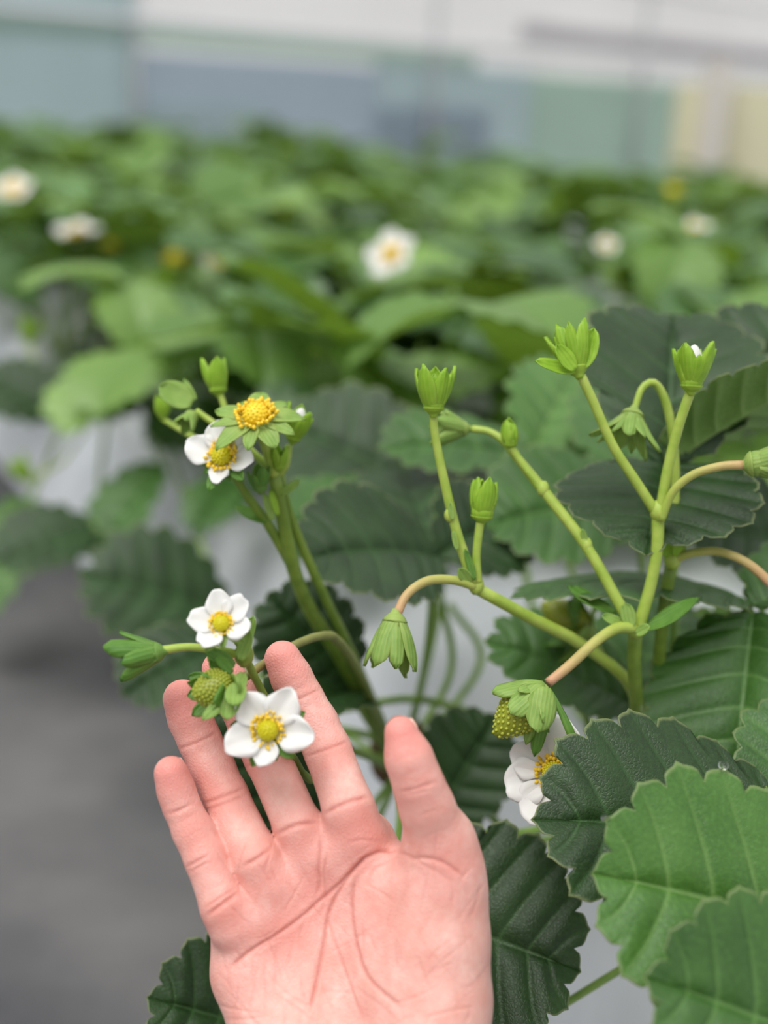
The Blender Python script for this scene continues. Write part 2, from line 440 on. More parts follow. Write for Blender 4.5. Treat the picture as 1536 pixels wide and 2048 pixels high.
wpart('curtain_panel', M_teal, -1.5, 1.15, 0.0, 0.70, 0.0, 0.012)
wpart('curtain_panel', M_blue, 1.15, 2.3, 0.0, 0.50, 0.0, 0.012)
wpart('curtain_panel', M_teal, 2.3, 3.3, 0.0, 0.53, 0.0, 0.012)
wpart('curtain_panel', M_green, 3.3, 6.6, 0.0, 0.52, 0.0, 0.012)
wpart('curtain_panel', M_blue, 2.3, 3.0, 0.0, 0.36, 0.015, 0.012)
wpart('curtain_strip', M_green, 0.5, 2.9, 0.53, 0.58, 0.0, 0.014)
wpart('curtain_panel', M_teal, 1.15, 1.7, 0.0, 0.34, 0.02, 0.012)
for t in (-0.4, 1.1, 2.6, 4.1, 5.6, 7.1, 8.6):
    a = A + wd * t + wn * 0.05
    v, f, _ = tube([(a[0], a[1], 0), (a[0], a[1], 2.2)], [0.016, 0.016], 4, 8); mk('hoop_post', v, f, M_steel, wall)
for z in (0.60, 0.95, 1.5):
    a = A - wd * 1.5 + wn * 0.07; b = B + wd * 2 + wn * 0.07
    v, f, _ = tube([(a[0], a[1], z), (b[0], b[1], z)], [0.014, 0.014], 4, 8); mk('rail', v, f, M_steel, wall)
wpart('vent_strip', film('film_grey', srgb(226, 224, 226), 0.55), 3.2, 9.0, 0.66, 0.74, 0.0, 0.014)
# pale boards standing at the far right, beyond the plants
def stand(name, px0, px1, pyt, d, mat, label, cat, grp=None):
    a = P(px0, 300, d); b = P(px1, 300, d); zt = P((px0 + px1) / 2, pyt, d)[2]
    y = a[1]; v, f = box(a[0], b[0], y, y + 0.12, 0, zt); return tag(mk(name, v, f, mat, smooth=False), label, cat, grp)
o = stand('upright_board', 1350, 1402, 168, 5.0, M_yellow, 'blurred pale yellow board left of the whitish post', 'board')
o = stand('upright_board', 1448, 1640, 175, 5.0, M_yellow, 'blurred pale yellow board at the right edge of the background', 'board')
o = stand('upright_post', 1404, 1446, 120, 4.9, M_tan, 'blurred whitish post between two pale yellow boards', 'post')

# ------------------------------------------------------------------ the hand (one continuous surface)
def rcone(G, a, b, r1, r2):
    ba = b - a; l2 = ba @ ba; rr = r1 - r2; a2 = l2 - rr * rr; il2 = 1 / l2
    pa = G - a; y = pa @ ba; z = y - l2
    w_ = pa * l2 - y[..., None] * ba; x2 = np.einsum('...i,...i', w_, w_); y2 = y * y * l2; z2 = z * z * l2
    kk = np.sign(rr) * rr * rr * x2
    d = (np.sqrt(x2 * a2 * il2) + y * rr) * il2 - r1
    c1 = np.sign(z) * a2 * z2 > kk; c2 = np.sign(y) * a2 * y2 < kk
    d = np.where(c2, np.sqrt(x2 + y2) * il2 - r1, d)
    d = np.where(c1, np.sqrt(x2 + z2) * il2 - r2, d)
    return d

def smin(a, b, k):
    h = np.clip(k - np.abs(a - b), 0, None) / k
    return np.minimum(a, b) - h * h * h * k / 6

def cam3(px, py, d): return np.array([(px - 768) / F * d, (1024 - py) / F * d, -d])
HX = (300, 1010)
h_ = 0.00085
lo = np.array([-0.083, -0.235, -0.440]); hi = np.array([0.062, -0.030, -0.265])
nx, ny, nz = (np.ceil((hi - lo) / h_).astype(int) + 1)
xs = lo[0] + h_ * np.arange(nx); ys = lo[1] + h_ * np.arange(ny); zs = lo[2] + h_ * np.arange(nz)

def field(chain, k=0.0025, pad=0.012):
    S = np.full((nx, ny, nz), 0.05, np.float32)
    q = [(cam3(*c[:3]), c[3] * c[2] / F) for c in chain]
    for (a, ra), (b, rb) in zip(q[:-1], q[1:]):
        rm = max(ra, rb) + pad
        l = np.minimum(a, b) - rm; u_ = np.maximum(a, b) + rm
        i0 = np.clip(((l - lo) / h_).astype(int), 0, [nx, ny, nz]); i1 = np.clip(((u_ - lo) / h_).astype(int) + 1, 0, [nx, ny, nz])
        if (i1 <= i0).any(): continue
        sl_ = tuple(slice(i0[m], i1[m]) for m in range(3))
        G = np.stack(np.meshgrid(xs[sl_[0]], ys[sl_[1]], zs[sl_[2]], indexing='ij'), -1)
        S[sl_] = smin(S[sl_], rcone(G, a, b, ra, rb).astype(np.float32), k)
    return S

fingers = {
 'pinky':  [(462, 1850, .374, 47), (447, 1812, .3735, 46), (411, 1716, .377, 42), (386, 1662, .379, 40.5), (363, 1612, .380, 37), (352, 1580, .380, 37), (342, 1546, .3795, 35)],
 'ring':   [(533, 1765, .377, 48), (514, 1722, .377, 48), (451, 1592, .389, 45), (425, 1536, .392, 44.5), (399, 1480, .394, 42.5), (380, 1436, .394, 43.5), (365, 1398, .3935, 40)],
 'middle': [(612, 1700, .381, 49), (597, 1655, .381, 48), (535, 1515, .392, 46), (504, 1455, .395, 45), (474, 1396, .398, 42), (456, 1366, .399, 41.5), (440, 1338, .400, 37)],
 'index':  [(716, 1670, .378, 54), (698, 1618, .378, 52), (655, 1500, .388, 47), (630, 1447, .391, 46), (605, 1397, .393, 41.5), (583, 1355, .3935, 41), (565, 1317, .3935, 37)],
 'thumb':  [(890, 1730, .368, 70), (878, 1680, .367, 64), (852, 1610, .362, 53), (836, 1566, .3595, 48), (818, 1517, .3585, 46), (801, 1464, .3585, 33)],
}
palm = [
 ([(497, 1850, .384, 76), (506, 1945, .380, 82), (556, 2060, .374, 92), (640, 2230, .362, 105)], .004),
 ([(553, 1790, .386, 72), (630, 2080, .374, 95), (690, 2230, .362, 105)], .004),
 ([(632, 1722, .388, 70), (715, 2080, .376, 97), (740, 2230, .362, 105)], .004),
 ([(722, 1690, .386, 72), (800, 2080, .376, 97), (800, 2230, .362, 110)], .004),
 ([(880, 1700, .370, 66), (876, 1790, .371, 94), (872, 1880, .370, 104), (868, 2000, .368, 112), (845, 2200, .360, 128)], .006),
 ([(800, 1790, .378, 80), (800, 1960, .373, 100)], .006),
 ([(520, 1822, .379, 58), (560, 1838, .381, 52)], .004),
 ([(588, 1762, .382, 50), (600, 1775, .383, 50)], .004),
 ([(672, 1704, .381, 54), (690, 1716, .382, 54)], .004),
 ([(640, 2230, .362, 105), (665, 2460, .340, 125), (700, 2800, .300, 165)], .006),
 ([(845, 2200, .360, 128), (860, 2460, .340, 140), (920, 2800, .300, 180)], .006),
]
FG = None
for nm in ('pinky', 'ring', 'middle', 'index'):
    s_ = field(fingers[nm]); FG = s_ if FG is None else smin(FG, s_, 0.0014)
PM = None
for ch, kk in palm:
    s_ = field(ch, kk); PM = s_ if PM is None else smin(PM, s_, 0.011)
TH = field(fingers['thumb'], 0.004)
S = smin(smin(PM, TH, 0.009), FG, 0.006)
S[:, 0, :] = 0.01; S[0] = np.maximum(S[0], 0.001); S[-1] = np.maximum(S[-1], 0.001); S[:, :, -1] = 0.01

def surface_nets(S, lo, h):
    ins = S < 0
    c = [(i, j, k) for i in (0, 1) for j in (0, 1) for k in (0, 1)]
    sub = [ins[i:ins.shape[0] - 1 + i, j:ins.shape[1] - 1 + j, k:ins.shape[2] - 1 + k] for i, j, k in c]
    cnt = sum(x.astype(np.int8) for x in sub)
    idx = np.argwhere((cnt > 0) & (cnt < 8))
    vals = np.stack([S[idx[:, 0] + i, idx[:, 1] + j, idx[:, 2] + k] for i, j, k in c], 1).astype(float)
    pos = np.zeros((len(idx), 3)); num = np.zeros(len(idx))
    for a in range(8):
        for b in range(a + 1, 8):
            if sum(abs(np.array(c[a]) - np.array(c[b]))) != 1: continue
            m = (vals[:, a] < 0) != (vals[:, b] < 0); t = np.where(m, vals[:, a] / np.where(m, vals[:, a] - vals[:, b], 1), 0)
            pos += np.where(m[:, None], np.array(c[a]) + t[:, None] * (np.array(c[b]) - np.array(c[a])), 0); num += m
    V = lo + h * (idx + pos / num[:, None])
    ID = np.full(cnt.shape, -1, np.int64); ID[tuple(idx.T)] = np.arange(len(idx))
    faces = []
    for ax in range(3):
        o1, o2 = [(1, 2), (2, 0), (0, 1)][ax]
        a = np.take(ins, range(ins.shape[ax] - 1), ax); b = np.take(ins, range(1, ins.shape[ax]), ax)
        e = np.argwhere(a != b)
        e = e[(e[:, o1] > 0) & (e[:, o2] > 0) & (e[:, o1] < ins.shape[o1] - 1) & (e[:, o2] < ins.shape[o2] - 1)]
        d1 = np.zeros(3, int); d1[o1] = 1; d2 = np.zeros(3, int); d2[o2] = 1
        q = [ID[tuple((e - s).T)] for s in (0 * d1, d1, d1 + d2, d2)]
        q = np.stack(q, 1); fl_ = a[tuple(e.T)]
        q[~fl_] = q[~fl_][:, ::-1]; faces.append(q)
    return V, np.concatenate(faces)

HV, HF = surface_nets(S, lo, h_)
HF = HF[(HF >= 0).all(1)]
ed = np.concatenate([HF[:, [0, 1]], HF[:, [1, 2]], HF[:, [2, 3]], HF[:, [3, 0]]])
def relax(val, n, lam):
    for _ in range(n):
        acc = np.zeros_like(val); cn = np.zeros(len(val))
        np.add.at(acc, ed[:, 0], val[ed[:, 1]]); np.add.at(cn, ed[:, 0], 1)
        np.add.at(acc, ed[:, 1], val[ed[:, 0]]); np.add.at(cn, ed[:, 1], 1)
        val = val + lam * (acc / np.maximum(cn, 1).reshape((-1,) + (1,) * (val.ndim - 1)) - val)
    return val
HV = relax(HV, 4, 0.5)
def subdivide(V, Fq):
    e = np.concatenate([Fq[:, [i, (i + 1) % 4]] for i in range(4)]); es = np.sort(e, 1)
    key, inv = np.unique(es[:, 0] * len(V) + es[:, 1], return_inverse=True); m = len(Fq)
    mid = (V[key // len(V)] + V[key % len(V)]) / 2; cen = V[Fq].mean(1); n0 = len(V); n1 = n0 + len(mid)
    E = [n0 + inv[i * m:(i + 1) * m] for i in range(4)]; c = n1 + np.arange(m)
    return np.concatenate([V, mid, cen]), np.concatenate([np.stack([Fq[:, i], E[i], c, E[i - 1]], 1) for i in range(4)])
HV, HF = subdivide(HV, HF)
ed = np.concatenate([HF[:, [0, 1]], HF[:, [1, 2]], HF[:, [2, 3]], HF[:, [3, 0]]])
HV = relax(HV, 2, 0.5)
def vnorm(V, Fq):
    n = np.cross(V[Fq[:, 2]] - V[Fq[:, 0]], V[Fq[:, 3]] - V[Fq[:, 1]]); out = np.zeros_like(V)
    for i in range(4): np.add.at(out, Fq[:, i], n)
    return out / (np.linalg.norm(out, axis=1)[:, None] + 1e-12)
HN = vnorm(HV, HF)
if (HN * (HV - HV.mean(0))).sum() < 0: HF = HF[:, ::-1]; HN = -HN
HPX = np.stack([768 + HV[:, 0] / -HV[:, 2] * F, 1024 - HV[:, 1] / -HV[:, 2] * F], 1)
front = np.clip(HN[:, 2] * 1.6, 0, 1)
def pdist(p, line):
    best = np.full(len(p), 1e9); line = np.array(line, float)
    L_ = np.array(spline(np.c_[line, np.zeros(len(line))], np.ones(len(line)), 14)[0])[:, :2] if len(line) > 2 else line
    for a, b in zip(L_[:-1], L_[1:]):
        ab = b - a; t = np.clip(((p - a) @ ab) / (ab @ ab), 0, 1); best = np.minimum(best, np.linalg.norm(p - a - t[:, None] * ab, axis=1))
    return best
creases = [  # palm and finger lines: points, half width, depth (mm)
 ([(822, 1712), (775, 1700), (738, 1712), (712, 1732), (675, 1786), (655, 1835), (649, 1875), (637, 1944), (620, 2024)], 5, .55),
 ([(738, 1709), (701, 1745), (668, 1778), (641, 1800), (609, 1829), (558, 1867), (506, 1898), (455, 1938)], 5, .6),
 ([(641, 1663), (640, 1700), (637, 1735), (639, 1770), (628, 1800)], 4.5, .4),
 ([(712, 1752), (703, 1795), (706, 1852), (716, 1904), (732, 1949), (760, 1980), (803, 2015)], 6, .45),
 ([(655, 1841), (672, 1890), (701, 1973), (724, 2038)], 4.5, .3),
 ([(815, 1720), (846, 1716), (889, 1726), (932, 1757)], 5, .35),
 ([(795, 1584), (829, 1578), (876, 1562)], 4.5, .35), ([(797, 1592), (835, 1586), (868, 1578)], 4, .2),
 ([(331, 1628), (358, 1621), (386, 1606)], 4, .35), ([(366, 1738), (392, 1724), (422, 1706)], 4, .35), ([(370, 1748), (396, 1735), (424, 1720)], 4, .25),
 ([(410, 1834), (445, 1808), (480, 1782)], 6, .55), ([(405, 1820), (440, 1796), (474, 1774)], 4, .25),
 ([(352, 1500), (396, 1484), (440, 1462)], 4, .35), ([(402, 1610), (448, 1592), (498, 1572)], 4, .4), ([(408, 1622), (452, 1606), (500, 1586)], 4, .25),
 ([(482, 1735), (515, 1716), (545, 1694)], 6, .5), ([(545, 1672), (592, 1650), (640, 1644)], 6, .5),
 ([(484, 1535), (535, 1518), (580, 1500)], 4, .35), ([(640, 1632), (690, 1606), (745, 1592)], 6, .45), ([(606, 1515), (655, 1498), (704, 1480)], 4, .35),
 ([(562, 1412), (605, 1395), (645, 1376)], 4, .3), ([(512, 1905), (540, 1885), (566, 1876)], 3.5, .25), ([(505, 1880), (530, 1872), (560, 1850)], 3.5, .2),
 ([(655, 1700), (648, 1745), (650, 1790), (640, 1838)], 3.5, .25), ([(690, 1690), (720, 1680), (760, 1684)], 3.5, .2), ([(750, 1740), (775, 1722), (808, 1716)], 3.5, .22),
 ([(730, 1770), (752, 1735), (790, 1722)], 3.5, .2),
]
cr = np.zeros(len(HV)); disp = np.zeros(len(HV))
gl = np.random.default_rng(12)
fine = []
for _ in range(110):                                  # fine skin wrinkles over the palm, mostly running down the hand
    cx, cy = gl.uniform(440, 960), gl.uniform(1700, 2060); an = gl.normal(1.25, .55) if cx < 760 else gl.normal(2.0, .5); ln_ = gl.uniform(18, 70)
    dx_, dy_ = math.cos(an) * ln_, math.sin(an) * ln_
    fine.append(([(cx - dx_, cy - dy_), (cx + gl.uniform(-5, 5), cy + gl.uniform(-5, 5)), (cx + dx_, cy + dy_)], 2.6, gl.uniform(.07, .18)))
for nm, ch in fingers.items():                        # and across the fingers
    for _ in range(9):
        q0 = gl.integers(1, len(ch) - 1); t_ = gl.uniform(); c0_ = np.array(ch[q0][:2]) * (1 - t_) + np.array(ch[q0 + 1][:2]) * t_
        ax_ = np.array(ch[q0 + 1][:2], float) - ch[q0][:2]; ax_ /= np.linalg.norm(ax_); pr = np.array([-ax_[1], ax_[0]]) * gl.uniform(15, 34)
        fine.append(([tuple(c0_ - pr), tuple(c0_ + ax_ * 3), tuple(c0_ + pr)], 2.6, gl.uniform(.04, .09)))
for ln, wd_, dp in [(c_[0], c_[1] * .72, c_[2] * 1.05) for c_ in creases] + fine:
    ll = np.array(ln); m_ = (HPX[:, 0] > ll[:, 0].min() - 25) & (HPX[:, 0] < ll[:, 0].max() + 25) & (HPX[:, 1] > ll[:, 1].min() - 25) & (HPX[:, 1] < ll[:, 1].max() + 25) & (front > 0)
    ii = np.where(m_)[0]
    if not len(ii): continue
    d_ = pdist(HPX[ii], ln); fd = np.clip(np.minimum(np.linalg.norm(HPX[ii] - ll[0], axis=1), np.linalg.norm(HPX[ii] - ll[-1], axis=1)) / 22, 0.15, 1)
    g_ = np.exp(-(d_ / wd_) ** 2) * front[ii] * fd
    cr[ii] = np.maximum(cr[ii], g_ * dp / 0.45); disp[ii] += -dp * 0.001 * g_ + 0.14 * dp * 0.001 * np.exp(-((d_ - 3 * wd_) / (1.7 * wd_)) ** 2) * front[ii] * fd
HV = HV + HN * disp[:, None]
red = np.zeros(len(HV))
for nm, ch in fingers.items():
    for ci, amt, rad in ((-1, 1.0, 75), (-3, 0.35, 60), (0, 0.5, 80)):
        red = np.maximum(red, amt * np.exp(-(np.linalg.norm(HPX - np.array(ch[ci][:2]), axis=1) / rad) ** 2))
for px_, py_, rad, amt in ((700, 1690, 90, .6), (560, 1850, 90, .5), (630, 1760, 110, .55), (500, 1800, 70, .45), (720, 1850, 60, .35), (480, 1950, 60, .3)):
    red = np.maximum(red, amt * np.exp(-(np.linalg.norm(HPX - np.array([px_, py_]), axis=1) / rad) ** 2))
for nm, ch in fingers.items():
    d_ = pdist(HPX, [c_[:2] for c_ in ch[2:]] if nm != 'thumb' else [c_[:2] for c_ in ch[3:]])
    red = np.maximum(red, .42 * np.exp(-(d_ / 60) ** 4))
C2W = np.stack([rgt, upv, -fwd])                                              # rows: camera axes in the world
hw = CAM + HV @ C2W
hand_org = CAM + cam3(720, 2100, .375) @ C2W
hand = mk('person_hand', hw, HF, M_skin, None, hand_org, {'red': red, 'crease': np.clip(cr, 0, 1)})
tag(hand, 'bare right hand with open palm cupped behind the white strawberry flowers', 'hand')
for nm in fingers:
    ch = fingers[nm]; a = cam3(*ch[-1][:3]); b = cam3(*ch[-2][:3]); r_ = ch[-1][3] * ch[-1][2] / F
    ax = (a - b) / np.linalg.norm(a - b); back = np.array([0.05, 0, -1.0]) if nm != 'thumb' else np.array([0.75, 0.05, -0.66])
    back = back - ax * (back @ ax); back /= np.linalg.norm(back); sd = np.cross(ax, back)
    vs = []; NU, NVn = 9, 9
    for i in range(NU):
        for j in range(NVn):
            t = -1.0 + 1.55 * i / (NU - 1); ph = (-0.8 + 1.6 * j / (NVn - 1))
            rr = r_ * math.sqrt(1 - max(0, t) ** 2) * 1.0
            vs.append(a + ax * r_ * t * 1.0 + rr * 0.995 * (math.sin(ph) * sd + math.cos(ph) * back))
    o = mk('fingernail', CAM + np.array(vs) @ C2W, gridf(NU, NVn), M_nail, hand)
    m = o.modifiers.new('thickness', 'SOLIDIFY'); m.thickness = 0.0007; m.offset = 0

# ------------------------------------------------------------------ flower parts
def blade(L, W, nr=9, nc=7, tipp=1.0, basew=0.25, curl=0.0, cup=0.2, wave=0.0, seed=0, notch=0.0, peak=0.55):
    """petal / sepal blade: x outwards, z = upper face"""
    g = np.random.default_rng(seed)
    s = np.linspace(0, 1, nr); vv = np.linspace(-1, 1, nc)
    a = peak / (1 - peak)
    sh = (s ** a) * (1 - s) ** 1.0; sh = (sh / sh.max()) ** (0.5 * tipp); w_ = W / 2 * np.maximum(sh, basew * (1 - s) ** 1.5)
    w_[-1] = W * 0.012
    V = np.zeros((nr, nc, 3)); p1, p2 = g.uniform(0, 6.28, 2)
    for j, v in enumerate(vv):
        x = L * s * (1 - notch * (1 - abs(v)) * s ** 4) - 0.10 * L * v * v * s * (1 - s)
        y = w_ * v; z = cup * W * (v * v) * (0.3 + 0.7 * np.sin(np.pi * s)) * 0.5 + wave * L * (np.sin(7 * s + p1) * v + np.sin(5 * v + p2) * s) * s
        V[:, j] = np.stack([x, y, z], 1)
    fl_ = V.reshape(-1, 3)
    kx = (curl if abs(curl) > 1e-3 else 1e-3) / L
    x, y, z = fl_.T
    out = np.stack([np.sin(kx * x) / kx - z * np.sin(kx * x), y, (1 - np.cos(kx * x)) / kx + z * np.cos(kx * x)], 1)
    return out, gridf(nr, nc), np.repeat(s, nc), fl_

def petal_blade(L, W, seed, curl=0.3, cup=0.35, wave=0.03, ruff=0.0):
    g = np.random.default_rng(seed); nr, nc = 13, 11
    s = np.linspace(0, 1, nr); vv = np.linspace(-1, 1, nc); V = np.zeros((nr, nc, 3)); p = g.uniform(0, 6.28, 4)
    # fan from a narrow claw to a broad round end
    for j, v in enumerate(vv):
        end = 1 - 0.42 * abs(v) ** 2.4 + 0.025 * math.sin(5 * v + p[0]) - 0.03 * math.exp(-(v / 0.2) ** 2)
        r = s * end
        hw_ = 0.10 + 0.92 * np.sin(np.clip(s, 0, 1) * np.pi * 0.60) ** 1.05
        y = W / 2 * v * hw_ / 1.02
        x = L * (0.02 + 0.98 * r)
        z = cup * W * 0.5 * (v * v) * np.sin(np.pi * np.clip(s * 0.9, 0, 1)) + wave * L * (np.sin(4.5 * v + p[1]) * s ** 2 + 0.6 * np.sin(8 * s + p[2]) * v * s) + ruff * L * s ** 3 * math.sin(6 * v + p[3])
        V[:, j] = np.stack([x, y, z], 1)
    fl_ = V.reshape(-1, 3); kx = (curl if abs(curl) > 1e-3 else 1e-3) / L; x, y, z = fl_.T
    out = np.stack([np.sin(kx * x) / kx - z * np.sin(kx * x), y, (1 - np.cos(kx * x)) / kx + z * np.cos(kx * x)], 1)
    return out, gridf(nr, nc), np.repeat(s, nc), fl_

def radial(fr, c, phi, r_in, v, elev=0.0):
    """put a blade (x outwards) at azimuth phi of the flower frame fr, raised by elev"""
    ce, se = math.cos(elev), math.sin(elev)
    x = v[:, 0] * ce - v[:, 2] * se + r_in; z = v[:, 0] * se + v[:, 2] * ce; y = v[:, 1]
    cp, sp = math.cos(phi), math.sin(phi)
    return c + (x * cp - y * sp)[:, None] * fr[0] + (x * sp + y * cp)[:, None] * fr[1] + z[:, None] * fr[2]

def thick(o, t): 
    m = o.modifiers.new('thickness', 'SOLIDIFY'); m.thickness = t; m.offset = 0; return o

def sepals(parent, fr, c, n, L, W, elev, mat, r_in, seed, curl=0.4, phi0=0.0, tipp=1.15, alt=0.75, cup=0.25, jit=0.12, tipc=0.35):
    g = np.random.default_rng(seed)
    for i in range(n):
        kk = alt if i % 2 else 1.0
        v, f, s, fl_ = blade(L * kk * g.uniform(.86, 1.12), W * (0.72 if i % 2 else 1.0), 9, 7, tipp, 0.5, curl + g.uniform(-.15, .15), cup, 0.02, seed + i, peak=0.45)
        wv = radial(fr, c, phi0 + 2 * math.pi * i / n + g.uniform(-jit, jit), r_in, v, elev + g.uniform(-jit, jit))
        o = mk('sepal', wv, f, mat, parent, wv[:7].mean(0), {'tint': np.clip(tipc * (1 - s) ** 2 + 0.5 * (np.abs(np.tile(np.linspace(-1, 1, 7), 9)) > 0.95) * 0.6, 0, 1), 'lco': fl_ + [0, 0, seed + i]})
        thick(o, 0.0003)

def dome_mesh(fr, c, r, hgt, nb, br):
    A_ = Acc(); v, f = ball((0, 0, 0), r, r, hgt, None, 16, 10); A_.add(c + v @ fr, f)
    for i in range(nb):
        th = math.acos(1 - (i + .5) / nb * 0.97); ph = i * 2.39996
        n_ = np.array([math.sin(th) * math.cos(ph), math.sin(th) * math.sin(ph), math.cos(th)])
        v, f = ball(n_ * [r, r, hgt], br, None, None, None, 6, 4); A_.add(c + v @ fr, f)
    return A_.get()

def stamens(parent, fr, c, R, n, seed, mat=M_anther):
    g = np.random.default_rng(seed); A_ = Acc()
    for i in range(n + n // 2):
        ph = 2 * math.pi * (i + g.uniform(-.35, .35)) / n; e = g.uniform(0.15, 0.9) if i < n else g.uniform(.8, 1.3); l = R * g.uniform(.55, 1.05) * (1 if i < n else .8)
        d0 = np.array([math.cos(ph), math.sin(ph), 0]); a = d0 * R * 0.62; b = a + (d0 * math.cos(e) + np.array([0, 0, 1]) * math.sin(e)) * l * 0.62
        m_ = (a + b) / 2 + d0 * R * 0.06
        v, f, _ = tube([c + a @ fr, c + m_ @ fr, c + b @ fr], [R * .035, R * .03, R * .025], 5, 5); A_.add(v, f)
        tw = frame(d0 * math.cos(e + .4) + np.array([0, 0, 1]) * math.sin(e + .4))
        sz = g.uniform(.8, 1.15); v, f = ball((0, 0, 0), R * .11 * sz, R * .13 * sz, R * .19 * sz, tw, 7, 5); A_.add(c + (b + v) @ fr, f)
    v, f, _ = A_.get()
    return mk('stamens', v, f, mat, parent, c, kind='stuff')

def flower(plant, px, py, d, R, n, phis, seed, petals=None, sep=True, dome=M_dome, elev=0.12, sm=M_sepal_dark, nst=24, up=(0, 1, 0), name='flower', label=None, seph=0.5, lens=None, sepL=0.62, domeR=0.20, stam=True, curl=0.32, sepel=-0.05):
    """R in px"""
    c = P(px, py, d); Rm = R * d / F; z = camv(*n); fr = frame(z, rgt)
    v, f, _ = dome_mesh(fr, c + z * Rm * 0.10, Rm * domeR, Rm * domeR * 0.9, 60, Rm * 0.028)
    fo = mk(name, v, f, dome, plant, c)
    if label: fo['label'] = label
    for i, ph in enumerate(phis):
        Lp = Rm * 0.88 * (lens[i] if lens else 1.0)
        v, f, s, fl_ = petal_blade(Lp, Lp * (petals[i] if petals else 0.86), seed * 13 + i, curl, 0.30, 0.04, 0.045)
        wv = radial(fr, c, math.radians(ph), Rm * 0.10, v, elev)
        thick(mk('petal', wv, f, M_petal, fo, wv[:11].mean(0), {'tint': np.clip(1 - s / 0.28, 0, 1) * 0.9, 'lco': fl_}), 0.00022)
    if sep: sepals(fo, fr, c - z * Rm * 0.03, 10, Rm * sepL * 1.2, Rm * 0.36, sepel, sm, Rm * 0.08, seed, 0.15, seph)
    if stam: stamens(fo, fr, c + z * Rm * 0.03, Rm * max(.30, domeR * 1.45), nst + 6, seed)
    return fo

def bud(plant, px, py, d, Lpx, axis, opn, mat, seed, n=10, name='bud', body=None, bodymat=None, wid=0.55, curl=0.9, white=False, label=None, cupw=0.3, alt=0.75, tipp=1.15):
    """closed or opening bud: base at px,py; axis (right, up, to camera); opn = elevation lowered from the axis"""
    c = P(px, py, d); L = Lpx * d / F; z = camv(*axis); fr = frame(z, rgt)
    A_ = Acc(); v, f = ball((0, 0, 0), L * cupw * .78, L * cupw * .78, L * 0.30, None, 14, 9); A_.add(c + (v + [0, 0, L * 0.27]) @ fr, f, tint=0.25, lco=v + seed)
    v, f, t = tube([c - z * L * 0.08, c, c + z * L * .07, c + z * L * .16], [L * .08, L * .11, L * cupw * .62, L * cupw * .8], 8, 12); A_.add(v, f, tint=0.5, lco=v)
    v, f, a = A_.get(); bo = mk(name, v, f, mat, plant, c, a)
    if label: bo['label'] = label
    e0 = 0.95; fin = math.pi / 2 + 0.45 - 1.1 * opn
    sepals(bo, fr, c + z * L * 0.03, n, L * 1.12, L * wid * 1.05, e0, mat, L * 0.12, seed, fin - e0, 0.3, tipp, alt, 0.6, 0.10)
    if white:
        v, f = ball((0, 0, 0), L * .30, L * .30, L * .52, None, 12, 8); v[:, :2] *= (1 - .35 * np.clip(v[:, 2:] / (L * .46), 0, 1))
        mk('petal', c + (v + [0, 0, L * .58]) @ fr, f, M_petal, bo, None, {'tint': np.zeros(len(v)), 'lco': v})
    return bo

def fruit(plant, px, py, d, Lpx, Wpx, axis, seed, sep, label, nb=230):
    """unripe berry: px,py = shoulder (calyx end); axis = shoulder to tip"""
    c = P(px, py, d); L = Lpx * d / F; R = Wpx * d / F / 2; z = camv(*axis); fr = frame(z, rgt)
    prof = lambda t: R * (np.sin(np.pi * np.clip(t, 0, 1) ** 0.72)) ** 0.62 * (1.04 - 0.25 * t)
    n, sg = 22, 22; vs = []; ts = []
    for i in range(n + 1):
        t = i / n * 0.985 + 0.01
        for j in range(sg):
            a = 2 * np.pi * j / sg; vs.append((prof(t) * math.cos(a), prof(t) * math.sin(a), L * t)); ts.append(t)
    fs = [(i * sg + j, i * sg + (j + 1) % sg, (i + 1) * sg + (j + 1) % sg, (i + 1) * sg + j) for i in range(n) for j in range(sg)]
    fs += [tuple(range(sg))[::-1], tuple(range(n * sg, (n + 1) * sg))]
    fo = mk('unripe_strawberry', c + np.array(vs) @ fr, fs, M_fruit, plant, c, {'tint': np.zeros(len(vs))}); fo['label'] = label
    A_ = Acc(); tt = np.linspace(0.02, 0.985, 400); pw = np.cumsum([prof(t) for t in tt]); pw /= pw[-1]
    for i in range(nb):
        t = np.interp((i + .5) / nb, pw, tt); a = i * 2.39996; r_ = prof(t)
        v, f = ball((r_ * math.cos(a), r_ * math.sin(a), L * t), R * .078, None, R * .085, None, 6, 4); A_.add(c + v @ fr, f)
    v, f, _ = A_.get(); mk('seeds', v, f, M_seed, fo, c, kind='stuff')
    for (n_, Ls, Ws, el, cu, ph, mt) in sep:
        sepals(fo, fr, c - z * R * .05, n_, Ls * d / F, Ws * d / F, el, mt, R * .25, seed, cu, ph, 1.1, 0.8, 0.2, 0.22)
    v, f = ball((0, 0, 0), R * .42, R * .42, R * .3, None, 12, 7); mk('calyx', c + v @ fr - z * R * .08, f, M_sepal, fo, None, {'tint': np.full(len(v), .7), 'lco': v})
    return fo

def stalk(plant, pts, rpx, tint=(0, 0), mat=None, name='flower_stalk', n=26, seg=10):
    p = [P(*q[:3]) for q in pts]; ds = [q[2] for q in pts]
    rr = [(r if np.ndim(rpx) else rpx) * d / F for r, d in zip(rpx if np.ndim(rpx) else [rpx] * len(p), ds)]
    v, f, t = tube(p, rr, n, seg)
    return mk(name, v, f, mat or M_stem, plant, p[0], {'tint': tint[0] + (tint[1] - tint[0]) * t ** 1.5})

